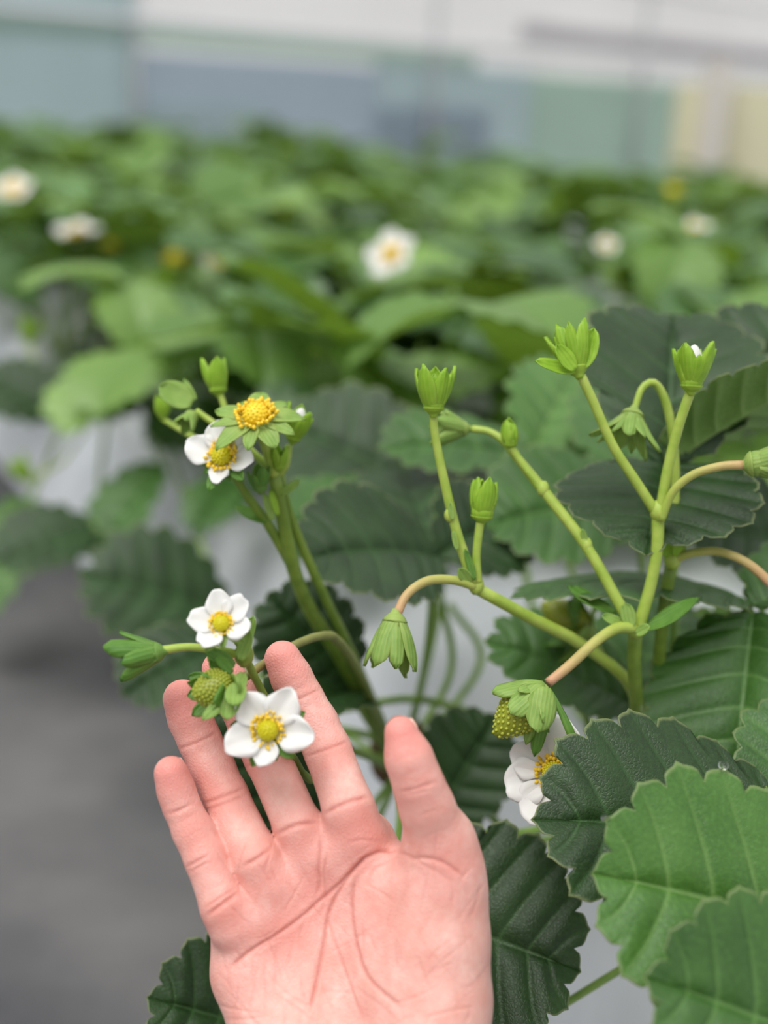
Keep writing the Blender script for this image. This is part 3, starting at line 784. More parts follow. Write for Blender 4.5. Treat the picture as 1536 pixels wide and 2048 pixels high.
def node(plant, px, py, d, rpx, mat=None):
    r_ = rpx * d / F; v, f = ball((0, 0, 0), r_, r_, r_ * 1.25, None, 12, 8); v[:, 2] += 0.1 * r_ * np.sin(3 * np.arctan2(v[:, 1], v[:, 0]))
    return mk('stalk_joint', P(px, py, d) + v @ np.stack([rgt, -fwd, upv]), f, mat or M_stem, plant, None, {'tint': np.zeros(len(v))})

def bract(plant, base, tip, Wpx, n, mat=M_sepal_dark, curl=0.3, cup=0.3, name='bract'):
    b = P(*base); t = P(*tip); L = np.linalg.norm(t - b); X = (t - b) / L; Z = camv(*n); Z = Z - X * (Z @ X); Z /= np.linalg.norm(Z)
    v, f, s, fl_ = blade(L, Wpx * base[2] / F, 11, 7, 1.0, 0.35, curl, cup, 0.02, int(base[0]), peak=0.5)
    c_, s_ = math.cos(curl / 2), math.sin(curl / 2)
    v = np.stack([v[:, 0] * c_ + v[:, 2] * s_, v[:, 1], -v[:, 0] * s_ + v[:, 2] * c_], 1)
    o = mk(name, b + v[:, :1] * X + v[:, 1:2] * np.cross(Z, X) + v[:, 2:] * Z, f, mat, plant, b, {'tint': 0.2 * (1 - s), 'lco': fl_})
    return thick(o, 0.0003)

def crown(plant, org):
    A_ = Acc()
    v, f = ball((0, 0, 0), 0.014, 0.013, 0.012, None, 14, 8); A_.add(org + v + [0, 0, 0.004], f)
    for i in range(7):
        a = i * .9; v, f = ball((0, 0, 0), .005, .004, .011, None, 8, 6); A_.add(org + v + [0.010 * math.cos(a), .010 * math.sin(a), 0.010], f)
    v, f, _ = A_.get(); return mk('crown', v, f, M_crown, plant, org)

# ------------------------------------------------------------------ plant A: right-hand plant with two tall flower trusses
cA = on_z(1292, 1600, BZ)
pa = empty('strawberry_plant', cA, 'strawberry plant at right with tall bud-bearing stalks and large dark leaves', 'plant')
crown(pa, cA); dA = (cA - CAM) @ fwd
cAp = (1290, 1590, dA)
# stalk 1
stalk(pa, [(1280, 1600, dA), (1277, 1500, .478), (1272, 1400, .452), (1268, 1320, .440), (1272, 1255, .434)], [15, 14, 14, 14, 15], mat=M_stem_dark)
node(pa, 1272, 1254, .433, 19)
stalk(pa, [(1268, 1258, .432), (1240, 1210, .431), (1172, 1092, .432), (1090, 985, .436), (1036, 918, .44)], [12, 11.5, 11, 11, 9.5])
node(pa, 1173, 1090, .432, 12); node(pa, 1086, 978, .436, 13)
bract(pa, (1172, 1085, .431), (1164, 1058, .430), 12, (0, 0, 1), M_sepal)
stalk(pa, [(1088, 980, .436), (1062, 950, .437), (1036, 915, .438), (1023, 895, .438)], [8, 8, 8, 8])
bud(pa, 1021, 896, 0.438, 52, (-.06, 1, .15), -.22, M_sepal_bright, 11, 8, wid=.62, curl=.75, cupw=.36, label='small closed green bud')
stalk(pa, [(1036, 920, .442), (1010, 885, .444), (980, 864, .446), (945, 858, .448)], [9, 8, 7.5, 8])
fb = bud(pa, 938, 858, .449, 74, (-1, .02, .12), .66, M_sepal, 12, 10, wid=.46, curl=.35, label='nodding pale green calyx')
stalk(pa, [(1276, 1256, .432), (1300, 1175, .430), (1314, 1100, .428), (1316, 1030, .427)], [13, 12, 12, 13])
node(pa, 1316, 1022, .426, 17)
stalk(pa, [(1312, 1025, .426), (1270, 960, .424), (1225, 890, .422), (1185, 800, .420), (1162, 752, .419)], [10.5, 10, 9.5, 9.5, 10])
bx_ = bud(pa, 1158, 750, .418, 92, (-.22, 1, -.25), .42, M_sepal_bright, 13, 10, wid=.44, curl=.35, alt=.9, label='opening bright green bud with spread sepals')
for b_, t_, w_ in (((1150, 742, .416), (1070, 722, .412), 34), ((1166, 736, .417), (1188, 656, .418), 40), ((1150, 740, .414), (1112, 690, .412), 36)):
    bract(bx_, b_, t_, w_, (-.1, .5, .85), M_sepal_bright, .3, .3, 'sepal')
stalk(pa, [(1320, 1030, .426), (1335, 940, .424), (1358, 850, .421), (1380, 785, .419)], [11, 10.5, 10, 10])
bud(pa, 1382, 784, .418, 86, (.05, 1, .12), .48, M_sepal_bright, 14, 10, wid=.46, curl=.55, white=True, cupw=.34, alt=.9, label='bud with white petal tip showing')
stalk(pa, [(1322, 1040, .425), (1345, 985, .422), (1385, 950, .419), (1440, 933, .417), (1486, 930, .416)], [8.5, 8.5, 8.5, 9, 9.5], (0, .75))
bud(pa, 1488, 930, 0.416, 95, (1, .12, .2), .55, M_sepal, 15, 8, wid=.5, curl=.35, cupw=.36, label='pale green calyx cut by the right edge')
# drooping fruit stalk
stalk(pa, [(1268, 1256, .430), (1235, 1256, .427), (1195, 1280, .423), (1140, 1330, .418), (1096, 1366, .415)], [12, 11.5, 11, 10.5, 10], (0, 1))
fr_ = fruit(pa, 1082, 1384, .408, 128, 96, (-.74, -.66, .15), 21, [(5, 80, 44, .55, .5, 0.9, M_sepal)], 'unripe green strawberry hanging under folded sepals')
for b_, t_, w_, n_, m_ in (((1088, 1366, .406), (984, 1384, .404), 54, (-.2, .85, .5), M_sepal), ((1086, 1372, .402), (1020, 1428, .398), 58, (-.4, .3, .9), M_sepal), ((1090, 1374, .400), (1076, 1466, .396), 62, (.05, .1, 1), M_sepal),
                       ((1098, 1376, .404), (1164, 1524, .402), 18, (.6, .2, .8), M_sepal_dark), ((1095, 1385, .407), (1068, 1514, .406), 34, (-.3, .1, .9), M_sepal_dark), ((1084, 1385, .408), (1052, 1490, .406), 26, (-.3, .1, .9), M_sepal)):
    bract(fr_, b_, t_, w_, n_, m_, -.35, -.3, 'sepal')
# bracts at the joint
bract(pa, (1292, 1258, .431), (1398, 1196, .425), 46, (-.2, .8, .55), M_sepal_dark, .4)
bract(pa, (1232, 1228, .436), (1135, 1172, .440), 36, (-.1, .85, .5), M_sepal_dark, .35)
bract(pa, (1250, 1250, .430), (1204, 1232, .427), 26, (0, .6, .8), M_sepal, .2)
bract(pa, (1262, 1256, .428), (1250, 1206, .428), 30, (0, .1, 1), M_sepal, .1)
bract(pa, (1272, 1268, .424), (1300, 1252, .420), 24, (0, .5, .8), M_sepal, .1)
# stalk 2 behind
stalk(pa, [(1300, 1600, dA), (1308, 1480, .490), (1318, 1320, .462), (1330, 1200, .450), (1345, 1120, .446)], [13, 13, 12.5, 12.5, 14], mat=M_stem_dark)
node(pa, 1345, 1118, .444, 18)
stalk(pa, [(1346, 1115, .444), (1350, 1020, .443), (1350, 920, .442), (1336, 820, .440), (1312, 768, .438), (1285, 775, .436), (1268, 822, .435)], [10, 9.5, 9, 9, 8, 7, 6.5], n=40)
bud(pa, 1268, 818, .434, 86, (-.28, -1, .25), .98, M_sepal, 16, 9, wid=.40, curl=.1, cupw=.36, alt=.85, label='nodding pale calyx with spread sepals')
bract(pa, (1366, 1105, .442), (1356, 1072, .440), 24, (.3, .1, 1), M_sepal, .1); bract(pa, (1335, 1115, .442), (1330, 1062, .440), 26, (-.3, .1, 1), M_sepal_bright, .1)
bract(pa, (1350, 1112, .440), (1362, 1070, .438), 20, (0, .1, 1), M_sepal_bright, .1)
stalk(pa, [(1352, 1118, .443), (1385, 1106, .440), (1440, 1104, .436), (1500, 1130, .432), (1560, 1185, .430)], [9, 9, 9, 9.5, 10], (.2, 1))
# truss B leaning left across the middle
stalk(pa, [(1282, 1600, dA), (1272, 1400, .470), (1180, 1300, .450), (1060, 1235, .438), (955, 1178, .428)], [12, 12, 12, 12.5, 12])
node(pa, 952, 1170, .427, 16)
stalk(pa, [(948, 1165, .426), (915, 1070, .424), (888, 960, .422), (870, 870, .420), (866, 825, .419)], [12, 10.5, 9.5, 8.5, 8])
node(pa, 900, 1030, .423, 12)
bract(pa, (905, 1040, .421), (900, 1004, .421), 12, (0, 0, 1), M_sepal, .1); bract(pa, (915, 1100, .421), (906, 1062, .421), 12, (-.3, 0, 1), M_sepal, .1)
bud(pa, 867, 828, .418, 84, (.02, 1, .1), .36, M_sepal_bright, 17, 10, wid=.46, curl=.4, cupw=.33, alt=.9, label='bright green bud on a long straight stalk')
stalk(pa, [(955, 1165, .426), (953, 1110, .425), (960, 1045, .424)], [9.5, 8.5, 8.5])
bud(pa, 963, 1044, .424, 78, (.08, 1, .12), .08, M_sepal_bright, 18, 8, wid=.5, curl=.45, cupw=.38, alt=.9, label='green bud with two pointed sepals')
bract(pa, (940, 1165, .424), (918, 1136, .421), 24, (-.3, .3, .9), M_sepal, .2); bract(pa, (950, 1160, .423), (930, 1098, .422), 14, (0, .1, 1), M_sepal_dark, .1)
stalk(pa, [(950, 1172, .426), (905, 1160, .423), (855, 1162, .420), (815, 1188, .417), (794, 1228, .415)], [10, 9.5, 9.5, 9, 10], (.1, .9))
bud(pa, 792, 1226, .415, 108, (-.14, -1, .1), .50, M_sepal, 19, 7, wid=.44, curl=.28, cupw=.30, alt=1.0, tipp=.7, label='hanging pale green calyx with blunt sepals')
# hidden berry behind the joint
fruit(pa, 1175, 1262, .50, 110, 80, (-.9, .55, .1), 22, [(5, 95, 62, .75, .35, .5, M_sepal_dark), (4, 90, 52, .2, .4, .1, M_sepal)], 'pale unripe berry behind the crossing stalk', 160)
stalk(pa, [(1290, 1590, dA), (1230, 1380, .52), (1185, 1275, .502)], [8, 8, 8])
# white flower half hidden by a leaf
stalk(pa, [(1290, 1595, dA), (1240, 1620, .47), (1160, 1600, .432), (1128, 1562, .424)], [8, 8, 8, 9])
flower(pa, 1112, 1546, .410, 112, (-.42, .22, .88), [82, 150, 196, 240, 10], 31, lens=[1.08, .92, 1.0, 1.05, .9], petals=[1.12, .95, 1.0, .9, .8], label='white flower half hidden by a dark leaf', sep=True)

# leaves of plant A
def leaf(plant, pts, rpx=9, mat=None): return petiole(plant, pts, rpx, mat)
l = leaf(pa, [cA, (1560, 1800, .45), (1700, 1960, .366)], 11)
R2 = leaflet(l, (1672, 1870, .374), (1212, 1752, .358), 66, (-.15, .5, .86), M_leaf_new, .12, .35, 0.05)
leaflet(l, (1720, 2120, .346), (1322, 1965, .331), 54, (-.1, .50, .87), M_leaf_mid, .12, .35)
l = leaf(pa, [cA, (1500, 1620, .46), (1600, 1690, .41)], 10)
leaflet(l, (1600, 1690, .408), (1100, 1640, .386), 64, (-.12, .55, .83), M_leaf_old, .10, .35, -.05, N=10)
leaflet(l, (1600, 1680, .41), (1640, 1420, .43), 50, (0, .6, .8), M_leaf_mid, .15, .3, hi=False)
l = leaf(pa, [cA, (1345, 1300, .52), (1345, 1100, .50), (1335, 945, .474)], 9)
leaflet(l, (1335, 938, .472), (1296, 1092, .430), 64, (-.05, .9, .45), M_leaf_old, .10, .5, .02)
leaflet(l, (1330, 930, .474), (1345, 640, .520), 62, (-.05, .30, .95), M_leaf_old, .22, .3)
leaflet(l, (1345, 930, .474), (1610, 775, .455), 46, (-.35, .75, -.55), M_leaf_old, .15, .35)
leaflet(l, (1420, 860, .50), (1600, 640, .52), 50, (-.3, .5, .8), M_leaf_old, .2, .3)
l = leaf(pa, [cA, (1360, 1400, .52), (1440, 1290, .49), (1498, 1222, .470)], 13)
leaflet(l, (1492, 1210, .470), (1050, 1190, .462), 50, (.02, .985, .10), M_leaf_mid, .05, .45, -.10)
leaflet(l, (1506, 1232, .468), (1470, 1570, .440), 62, (-.35, .25, .9), M_leaf_mid, .18, .35)
leaflet(l, (1506, 1212, .470), (1760, 1130, .48), 55, (0, .9, .4), M_leaf_mid, .15, .35, hi=False)
l = leaf(pa, [cA, (1275, 1480, .53), (1258, 1408, .512)], 8)
leaflet(l, (1262, 1412, .51), (992, 1288, .50), 44, (-.1, .75, .66), M_leaf_mid, .15, .35)
leaflet(l, (1262, 1405, .51), (1330, 1200, .56), 45, (0, .6, .8), M_leaf_mid, .15, .3, hi=False)
l = leaf(pa, [cA, (1290, 1250, .58), (1275, 1010, .575)], 8)
leaflet(l, (1270, 1010, .570), (985, 1045, .555), 52, (-.05, .55, .83), M_leaf_mid, .18, .35)
leaflet(l, (1275, 1000, .575), (1240, 780, .62), 48, (0, .5, .85), M_leaf_mid, .18, .35, hi=False)
l = leaf(pa, [cA, (1340, 1520, .54), (1385, 1440, .535)], 8)
leaflet(l, (1385, 1440, .535), (1530, 1250, .545), 46, (-.3, .45, .85), M_leaf_under, .15, .3)
leaflet(l, (1380, 1520, .50), (1402, 1352, .495), 22, (-.2, .25, .95), M_leaf_mid, .2, .2, N=5)
l = leaf(pa, [cA, (1480, 1300, .56), (1600, 1085, .53)], 8)
leaflet(l, (1600, 1085, .53), (1385, 1060, .515), 46, (-.1, .5, .85), M_leaf_old, .18, .35)
l = leaf(pa, [cA, (1180, 1250, .62), (1062, 920, .615)], 7)
leaflet(l, (1058, 918, .610), (778, 895, .590), 40, (-.05, .72, .69), M_leaf_mid, .15, .4)
leaflet(l, (1062, 912, .615), (1150, 740, .68), 46, (.1, .6, .8), M_leaf_new, .18, .3, hi=False)
# ------------------------------------------------------------------ plant B: the plant behind the hand
cB = on_z(800, 1540, BZ); dB = (cB - CAM) @ fwd
pb = empty('strawberry_plant', cB, 'strawberry plant behind the hand, its flower truss rising upper left', 'plant')
crown(pb, cB)
# truss C
stalk(pb, [cam for cam in [(795, 1535, dB), (690, 1330, .51), (620, 1220, .478), (585, 1130, .462), (562, 1020, .452), (545, 940, .446)]], [16, 15, 15, 14.5, 14, 13], mat=M_stem_dark)
stalk(pb, [(800, 1535, dB), (710, 1320, .505), (650, 1195, .476), (605, 1095, .463), (570, 1000, .454), (560, 940, .449)], [11, 10, 10, 10, 9.5, 9], mat=M_stem_dark)
stalk(pb, [(608, 1190, .47), (570, 1110, .46), (530, 1040, .452), (490, 985, .446), (462, 935, .44)], [8.5, 9, 9.5, 9, 8], mat=M_stem_dark)
stalk(pb, [(548, 950, .446), (535, 905, .442), (515, 850, .436)], [11, 10, 9])
stalk(pb, [(556, 950, .448), (572, 930, .447), (578, 890, .446)], [8, 7, 7])
stalk(pb, [(545, 940, .447), (490, 890, .449), (430, 848, .451), (392, 822, .452)], [7, 6.5, 6.5, 7])
stalk(pb, [(545, 945, .449), (480, 880, .455), (455, 830, .458), (440, 788, .459)], [7, 6.5, 6.5, 6.5])
flower(pb, 447, 915, .432, 84, (-.28, .30, .9), [100, 158, 52, -12, 262], 41, sm=M_sepal_dark, lens=[.95, 1.05, .95, .92, .72], label='white five-petalled flower under the yellow one', domeR=.24, nst=28)
fc = P(512, 836, .428)
f2 = flower(pb, 512, 836, .428, 84, (-.03, .72, .69), [], 42, sep=False, dome=M_dome_y, domeR=.30, nst=26, label='petal-less golden flower head with ten green sepals')
sepals(f2, frame(camv(-.03, .72, .69), rgt), fc, 10, 84 * .428 / F * 1.05, 84 * .428 / F * .52, .02, M_sepal, 84 * .428 / F * .12, 43, -.40, .2, 1.1, .95, .2, .08, .95)
bud(pb, 584, 884, .445, 66, (.3, .95, .25), .36, M_sepal_bright, 44, 10, wid=.46, curl=.55, white=True, cupw=.34, label='half-open green bud right of the golden flower head')
bud(pb, 437, 790, .459, 66, (-.1, 1, .0), .25, M_sepal_bright, 45, 8, wid=.55, curl=.6, cupw=.36, label='blurred bright green bud at the truss top')
bud(pb, 388, 826, .452, 46, (-.35, -.6, .5), .5, M_sepal, 46, 6, wid=.5, curl=.6, cupw=.42, label='small nodding green bud beside a round bract')
bract(pb, (384, 808, .452), (318, 772, .450), 56, (-.2, .5, .85), M_sepal, .25); bract(pb, (392, 800, .453), (368, 758, .455), 12, (0, 0, 1), M_sepal, .1)
bud(pb, 325, 838, .50, 44, (0, 1, .1), .3, M_sepal_bright, 47, 6, wid=.6, label='tiny blurred green bud')
stalk(pb, [(480, 900, .47), (400, 880, .49), (328, 840, .50)], [5, 5, 5])
bud(pb, 558, 940, .444, 46, (.05, 1, .3), .2, M_sepal_bright, 48, 7, wid=.5, curl=.6, cupw=.38, label='small tight bud in the truss fork')
bud(pb, 520, 985, .444, 52, (.05, 1, .4), .35, M_sepal_dark, 49, 8, wid=.5, curl=.5, cupw=.38, label='small dark green bud under the white flower')
bract(pb, (560, 990, .448), (600, 960, .446), 18, (.3, .5, .8), M_sepal, .2)
bract(pb, (532, 1046, .450), (470, 1012, .452), 30, (0, .8, .6), M_sepal_dark, .2)
bract(pb, (545, 1040, .447), (528, 985, .446), 16, (0, 0, 1), M_sepal, .1); bract(pb, (556, 1030, .446), (540, 980, .445), 14, (0, 0, 1), M_sepal_bright, .1)
# truss D in front of the fingers
stalk(pb, [(790, 1535, dB), (735, 1380, .50), (680, 1285, .45), (640, 1272, .432), (570, 1300, .410), (488, 1356, .386)], [9, 9, 9, 9, 8.5, 9], (.1, .55), mat=M_stem_dark)
fd_ = fruit(pb, 458, 1372, .374, 82, 84, (-.78, -.12, .6), 51, [(5, 84, 46, .95, .3, .1, M_sepal_dark), (5, 80, 44, .35, .35, .5, M_sepal)], 'unripe green berry resting before the ring fingertip', 260)
stalk(pb, [(790, 1540, dB), (690, 1500, .46), (625, 1560, .408), (590, 1520, .392), (552, 1470, .378)], [8, 8, 8, 8, 8], mat=M_stem_dark)
flower(pb, 537, 1460, .366, 100, (-.02, .14, .98), [128, 57, -8, 262, 202], 52, lens=[.98, 1.0, 1.0, .74, .98], label='large white flower resting before the middle finger', sepL=.6, seph=.45)
stalk(pb, [(600, 1500, .40), (545, 1420, .392), (505, 1345, .384), (480, 1290, .379), (455, 1262, .376)], [8, 8, 8, 8, 7.5], mat=M_stem_dark)
flower(pb, 444, 1250, .370, 74, (-.06, .42, .9), [98, 45, -18, 235, 172], 53, lens=[1.02, 1.05, .98, .95, 1.0], label='white flower above the unripe berry', sm=M_sepal, elev=.3, domeR=.22, nst=26)
node(pb, 488, 1310, .380, 20, M_stem_dark)
stalk(pb, [(490, 1312, .380), (440, 1302, .378), (380, 1294, .377), (326, 1300, .376)], [9, 8.5, 8, 9])
bud(pb, 328, 1302, .376, 94, (-1, -.18, .05), .62, M_sepal_dark, 54, 7, wid=.52, curl=.22, cupw=.30, alt=.95, tipp=.75, label='green calyx pointing left')
for b_, t_, w_, m_ in (((470, 1330, .374), (410, 1300, .370), 30, M_sepal_dark), ((480, 1320, .373), (500, 1258, .372), 30, M_sepal), ((478, 1310, .375), (508, 1232, .376), 26, M_sepal),
                       ((465, 1345, .372), (432, 1312, .368), 22, M_sepal_dark), ((486, 1345, .374), (466, 1398, .366), 32, M_sepal), ((478, 1375, .370), (404, 1440, .364), 30, M_sepal)):
    bract(pb, b_, t_, w_, (0, .45, .9), m_, .3)
for b_, t_, w_, m_ in (((450, 1368, .378), (376, 1352, .378), 30, M_sepal_dark), ((448, 1376, .379), (374, 1392, .378), 34, M_sepal_dark), ((450, 1384, .378), (384, 1432, .376), 34, M_sepal_dark),
                       ((470, 1378, .368), (452, 1440, .362), 40, M_sepal), ((474, 1366, .367), (470, 1412, .360), 44, M_sepal), ((462, 1356, .374), (420, 1316, .372), 34, M_sepal_dark)):
    bract(fd_, b_, t_, w_, (-.1, .3, .95), m_, .3, .3, 'sepal')
# leaves of plant B
l = leaf(pb, [cB, (850, 1330, .56), (870, 1120, .535)], 8)
leaflet(l, (872, 1115, .532), (624, 1112, .490), 58, (-.2, .50, .84), M_leaf_old, .12, .4)
leaflet(l, (874, 1112, .535), (1000, 1040, .565), 44, (.2, .4, .9), M_leaf_old, .2, .3)
leaflet(l, (868, 1100, .540), (800, 940, .62), 44, (0, .5, .85), M_leaf_old, .2, .3, hi=False)
l = leaf(pb, [cB, (880, 1200, .64), (870, 1000, .65)], 8)
leaflet(l, (868, 1000, .645), (575, 850, .66), 66, (-.1, .55, .83), M_leaf_old, .15, .35)
leaflet(l, (865, 1010, .645), (600, 1040, .58), 44, (0, .8, .6), M_leaf_mid, .12, .4, hi=False)
l = leaf(pb, [cB, (740, 1450, .55), (700, 1385, .53)], 7)
leaflet(l, (695, 1380, .53), (545, 1195, .52), 40, (-.2, .45, .87), M_leaf_old, .2, .3)
leaflet(l, (700, 1385, .53), (600, 1440, .48), 34, (-.1, .6, .8), M_leaf_old, .15, .3, hi=False)
l = leaf(pb, [cB, (720, 1640, .50), (668, 1668, .462)], 7)
leaflet(l, (668, 1668, .462), (450, 1390, .440), 44, (-.2, .4, .9), M_leaf_old, .12, .3)
l = leaf(pb, [cB, (840, 1600, .53), (860, 1650, .52)], 7)
leaflet(l, (860, 1650, .52), (985, 1440, .52), 40, (.1, .5, .86), M_leaf_old, .15, .3)
l = leaf(pb, [cB, (800, 1650, .50), (770, 1790, .442)], 9)
leaflet(l, (760, 1800, .436), (1138, 1935, .420), 64, (.12, .42, .90), M_leaf_old, .10, .3, N=10)
leaflet(l, (758, 1805, .436), (600, 2060, .40), 50, (-.1, .5, .86), M_leaf_old, .12, .3, hi=False)
l = leaf(pb, [cB, (640, 1900, .48), (590, 2060, .452)], 8)
leaflet(l, (590, 2080, .450), (314, 2000, .432), 52, (-.1, .5, .86), M_leaf_old, .12, .3)
l = leaf(pb, [cB, (620, 1420, .60), (440, 1300, .60)], 7)
leaflet(l, (440, 1300, .60), (255, 1385, .575), 40, (-.1, .6, .8), M_leaf_old, .15, .35)
# bare leaf stalks over the film
for pts in ([(1330, 1890, .455), (1240, 1940, .448), (1110, 2020, .44)], [(780, 1545, dB), (900, 1350, .60), (880, 1190, .60)], [(790, 1540, dB), (960, 1330, .63), (900, 1210, .66)],
            [(1290, 1600, dA), (1080, 1480, .575), (850, 1400, .57), (680, 1420, .56)], [(1290, 1600, dA), (1100, 1330, .66), (1040, 1090, .68)], [(800, 1540, dB), (760, 1480, .57), (640, 1450, .57)],
            [(1290, 1610, dA), (1060, 1680, .52), (900, 1560, .55), (700, 1500, .56)], [(1285, 1600, dA), (1225, 1500, .53), (1195, 1420, .53)], [(1285, 1600, dA), (1200, 1520, .53), (1165, 1400, .53)],
            [(1290, 1600, dA), (1255, 1470, .54), (1230, 1380, .55)], [(1290, 1610, dA), (1180, 1640, .50), (960, 1680, .47)]):
    petiole(pa if pts[0][0] > 1000 else pb, pts, 8, name='petiole')

# droplets on leaf teeth
for row_, col_, lb in ((50, 0, 'clear water drop on the lower edge of the bright leaf'), (60, -1, 'clear water drop on the upper left tooth of the bright leaf'),
                       (80, 0, 'tiny water drop at the leftmost tooth of the bright leaf')):
    p_ = ORG[R2.name] + np.array(R2.data.vertices[row_ * 25 + (col_ % 25)].co)
    r_ = (11 if row_ < 80 else 8) * .358 / F; v, f = ball((0, 0, 0), r_, r_, r_ * .8, None, 14, 9)
    tag(mk('water_drop', p_ + camv(0, .5, .86) * r_ * .6 + v, f, M_water), lb, 'water drop')

# ------------------------------------------------------------------ row plants
def leaf_variant(seed):
    g = np.random.default_rng(seed); A_ = Acc(); L = g.uniform(.062, .082); W = L * g.uniform(.82, .95)
    H = g.uniform(.10, .155); R_ = g.uniform(.05, .12); mid = []
    pt = np.array([R_, 0, H])
    v, f, _ = tube([(0, 0, 0), (R_ * .35, 0, H * .6), pt], [.0018, .0016, .0014], 8, 6); A_.add(v, f, vein=0.6); mid += [1] * len(f)
    for az, sc in ((0, 1.0), (1.75, .92), (-1.75, .92)):
        v, f, a = leaflet_grid(L * sc, W * sc, 8, 4, 4, seed * 7 + int(az * 3) + 9, g.uniform(.05, .3), g.uniform(.2, .9), 0, .0014, .003)
        el = g.uniform(-.45, .5)
        v = np.stack([v[:, 0] * math.cos(el) - v[:, 2] * math.sin(el), v[:, 1], v[:, 0] * math.sin(el) + v[:, 2] * math.cos(el)], 1)
        ca, sa = math.cos(az), math.sin(az)
        v = np.stack([v[:, 0] * ca - v[:, 1] * sa, v[:, 0] * sa + v[:, 1] * ca, v[:, 2]], 1)
        A_.add(v + pt, f, vein=a['vein']); mid += [0] * len(f)
    return A_.get() + (mid,)
LV = []
for i in range(8):
    v, f, a, mi = leaf_variant(100 + i)
    for mt in (M_bg1, M_bg2):
        o = mk('leaf', v, f, [mt, M_petiole], None, (0, 0, 0), a, midx=mi); LV.append(o.data); bpy.data.objects.remove(o)
def place_leaf(plant, me, rotz, tilt, sc):
    o = bpy.data.objects.new('leaf', me); COL.objects.link(o); o.parent = plant
    o.rotation_euler = (0, tilt, rotz); o.scale = (sc, sc, sc); return o
ROWLABEL = 'leafy green strawberry plant blurred in the dense rows behind'
def row_plant(xy, seed, label=ROWLABEL, group='blurred strawberry plants in the rows', nl=None, sc=1.0):
    g = random.Random(seed); p = empty('strawberry_plant', (xy[0], xy[1], BZ), label, 'plant', group)
    n = nl or g.randint(9, 12); a0 = g.uniform(0, 6.28)
    for i in range(n):
        place_leaf(p, LV[g.randrange(len(LV))], a0 + i * 2.4 + g.uniform(-.3, .3), g.uniform(-.35, .35), sc * g.uniform(.8, 1.15))
    return p
def px_of(p):
    q = np.asarray(p) - CAM; d = q @ fwd; return 768 + q @ rgt / d * F, 1024 - q @ upv / d * F, d
def simple_flower(plant, px, py, d, R, n, seed, face='white'):
    c = P(px, py, d); base = ORG[plant.name]
    v, f, _ = tube([base, (base * .4 + c * .6) + [0, 0, -.012], c], [.0016, .0014, .0012], 10, 6); mk('flower_stalk', v, f, M_stem, plant, base, {'tint': np.zeros(len(v))})
    return flower(plant, px, py, d, R, n, [90 + 72 * i for i in range(5)] if face == 'white' else [], seed, sep=True, nst=14 if face == 'white' else 6, stam=True, dome=M_dome_y if face == 'white' else M_dome, domeR=.24 if face == 'white' else .30)

SPEC = [(800, 800, 1.10), (120, 640, 1.35), (400, 700, 1.30), (1330, 640, 1.35)]
NEAR = [(790, 766, 'blurred leafy plant just behind the straight-stalked central bud'), (471, 663, 'blurred leafy plant just behind the golden flower head at left'),
        (1416, 779, 'leafy plant behind the tall white-tipped bud at right'), (775, 579, 'blurred leafy plant just below and behind the lone central white flower'),
        (1478, 676, 'blurred leafy plant peeking over the dark leaf at the right edge'), (1591, 604, 'blurred leafy plant cut off by the right edge, above the white-tipped bud')]
ROWL = {0.0: ('blurred leafy strawberry plant farther along the nearest film-covered bed', 'blurred plants in the nearest bed'), 1.06: ('blurred leafy strawberry plant in the second bed back', 'blurred plants in the second bed'),
        2.12: ('blurred leafy strawberry plant in the farthest bed before the wall', 'blurred plants in the farthest bed')}
cnt = 0
gg = random.Random(3)
for cb in (0.0, 1.06, 2.12):
    for rw in (0.12, 0.33, 0.54, 0.75):
        a = -0.6 + gg.uniform(0, .15)
        while a < 5.0:
            c_ = cb + rw + gg.uniform(-.03, .03); xy = rc(a, c_); a += gg.uniform(.19, .25)
            px_, py_, d_ = px_of((xy[0], xy[1], BZ + .1))
            if d_ < .82 or px_ < -260 - 120 / d_ or px_ > 1536 + 260 + 100 / d_: continue
            if px_ < 560 and d_ < 1.0: continue
            lim = 4.3 - max(0, px_) / 1536 * 1.7
            if d_ > lim or (xy - A) @ wn < .22 or a > (3.2 if cb < 1 else 3.7 if cb < 2 else 3.3): continue
            if any(np.hypot(*(xy - P(*z_)[:2])) < .13 for z_ in SPEC): continue
            nb_ = min(NEAR, key=lambda z_: np.hypot(z_[0] - px_, z_[1] - py_))
            if d_ < 1.45 and np.hypot(nb_[0] - px_, nb_[1] - py_) < 8: row_plant(xy, cnt, nb_[2], None)
            else: row_plant(xy, cnt, *ROWL[cb])
            cnt += 1
# hand-placed neighbours with flowers, buds and hanging leaves
def special(px, py, d, label, seed, nl=8, sc=1.0):
    q = P(px, py, d); return row_plant(q[:2], seed, label, None, nl, sc)
q = special(800, 800, 1.10, 'blurred strawberry plant bearing a lone white flower above centre', 501, 8)
simple_flower(q, 785, 512, 1.08, 60, (-.45, .35, .8), 61)
bo = bud(q, 870, 625, 1.06, 50, (.1, 1, 0), .4, M_sepal_bright, 62, 6)
stalk(q, [(832, 640, 1.06), (800, 720, 1.07), (768, 730, 1.06), (740, 770, 1.05), (735, 800, 1.05)], [8, 8, 8, 8, 8]); stalk(q, [(790, 540, 1.08), (800, 640, 1.09), (812, 740, 1.1)], [8, 9, 9])
bud(q, 735, 800, 1.05, 44, (-.1, -1, .1), .5, M_sepal, 83, 6)
q = special(120, 640, 1.35, 'blurred strawberry plant at left with two white flowers', 502, 9)
simple_flower(q, 155, 472, 1.30, 52, (0, .75, .6), 63); simple_flower(q, 25, 382, 1.42, 46, (0, .6, .7), 64); simple_flower(q, 222, 495, 1.32, 36, (0, .7, .6), 65, 'head')
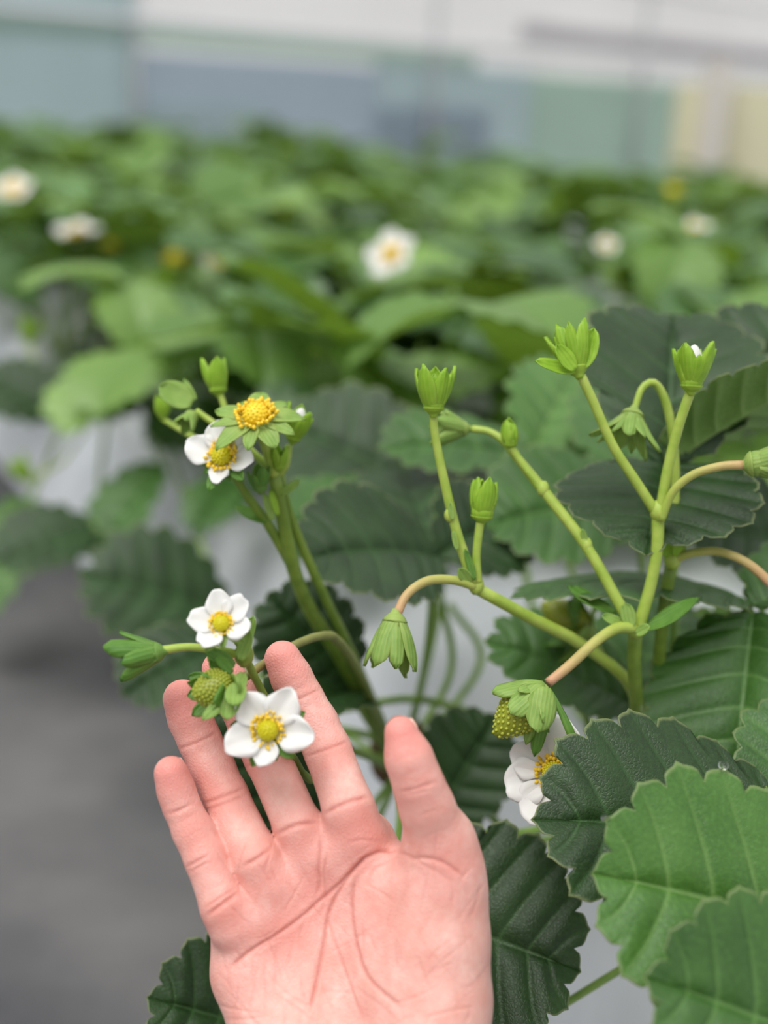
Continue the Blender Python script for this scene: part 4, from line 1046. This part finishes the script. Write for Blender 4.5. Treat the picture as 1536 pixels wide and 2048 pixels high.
q = special(400, 700, 1.30, 'blurred strawberry plant with pale flower and yellow flower head left of centre', 503, 9)
simple_flower(q, 438, 530, 1.30, 46, (.1, .8, .5), 66); simple_flower(q, 348, 520, 1.28, 44, (0, .6, .8), 67, 'head'); simple_flower(q, 575, 420, 1.6, 36, (0, .6, .8), 68, 'head')
q = special(1330, 640, 1.35, 'blurred strawberry plant with small pale buds at upper right', 504, 9)
simple_flower(q, 1345, 385, 1.5, 34, (0, .6, .8), 69, 'head'); simple_flower(q, 1390, 460, 1.4, 34, (0, .7, .6), 70); simple_flower(q, 1212, 492, 1.35, 26, (0, .6, .8), 71)
# the plant spilling over the bed edge at left
cM = np.array(list(rc(0.72, 0.14)) + [BZ]); pm = empty('strawberry_plant', cM, 'blurred strawberry plant spilling leaves over the bed edge at left', 'plant')
crown(pm, cM)
for b_, t_, W_, n_, m_ in (((455, 1235, .74), (180, 1150, .72), 66, (-.1, .55, .83), M_leaf_old), ((190, 1060, .88), (0, 1120, .85), 56, (-.1, .6, .8), M_leaf_old),
                           ((300, 800, .98), (110, 790, .96), 56, (0, .6, .8), M_leaf_old), ((320, 930, .92), (195, 1110, .88), 46, (-.3, .4, .85), M_leaf_mid),
                           ((470, 830, 1.0), (300, 880, .98), 60, (0, .7, .7), M_leaf_mid), ((60, 1000, .95), (-60, 1230, .9), 50, (0, .5, .85), M_leaf_new),
                           ((260, 745, 1.02), (110, 790, 1.0), 60, (0, .6, .8), M_leaf_old), ((430, 700, 1.05), (250, 610, 1.06), 62, (0, .6, .8), M_leaf_new), ((560, 800, .95), (420, 690, 1.0), 60, (0, .6, .8), M_leaf_mid),
                           ((120, 830, 1.0), (-30, 760, 1.0), 56, (0, .6, .8), M_leaf_old), ((480, 960, .88), (390, 1060, .84), 36, (0, .5, .85), M_leaf_mid)):
    l = leaf(pm, [cM, P(*b_) * .5 + cM * .5 + np.array([0, 0, .02]), b_], 5)
    leaflet(l, b_, t_, W_, n_, m_, .15, .4, hi=False)
bud(pm, 60, 690, 1.05, 50, (0, 1, 0), .4, M_sepal_bright, 81, 6); bud(pm, 60, 965, .95, 50, (-.3, .5, 0), .5, M_sepal_bright, 82, 6)
for pts_ in ([(60, 690, 1.05), (110, 800, 1.02), (180, 900, 1.0)], [(60, 960, .95), (120, 930, .97), (200, 940, .98)]):
    v, f, t = tube([P(*q_) for q_ in pts_[:2]] + [P(*pts_[2]) * .4 + cM * .6, cM], [.0014] * 4, 14, 6); mk('flower_stalk', v, f, M_stem, pm, cM, {'tint': np.zeros(len(v))})
print('row plants', cnt, 'hand verts', len(HV))
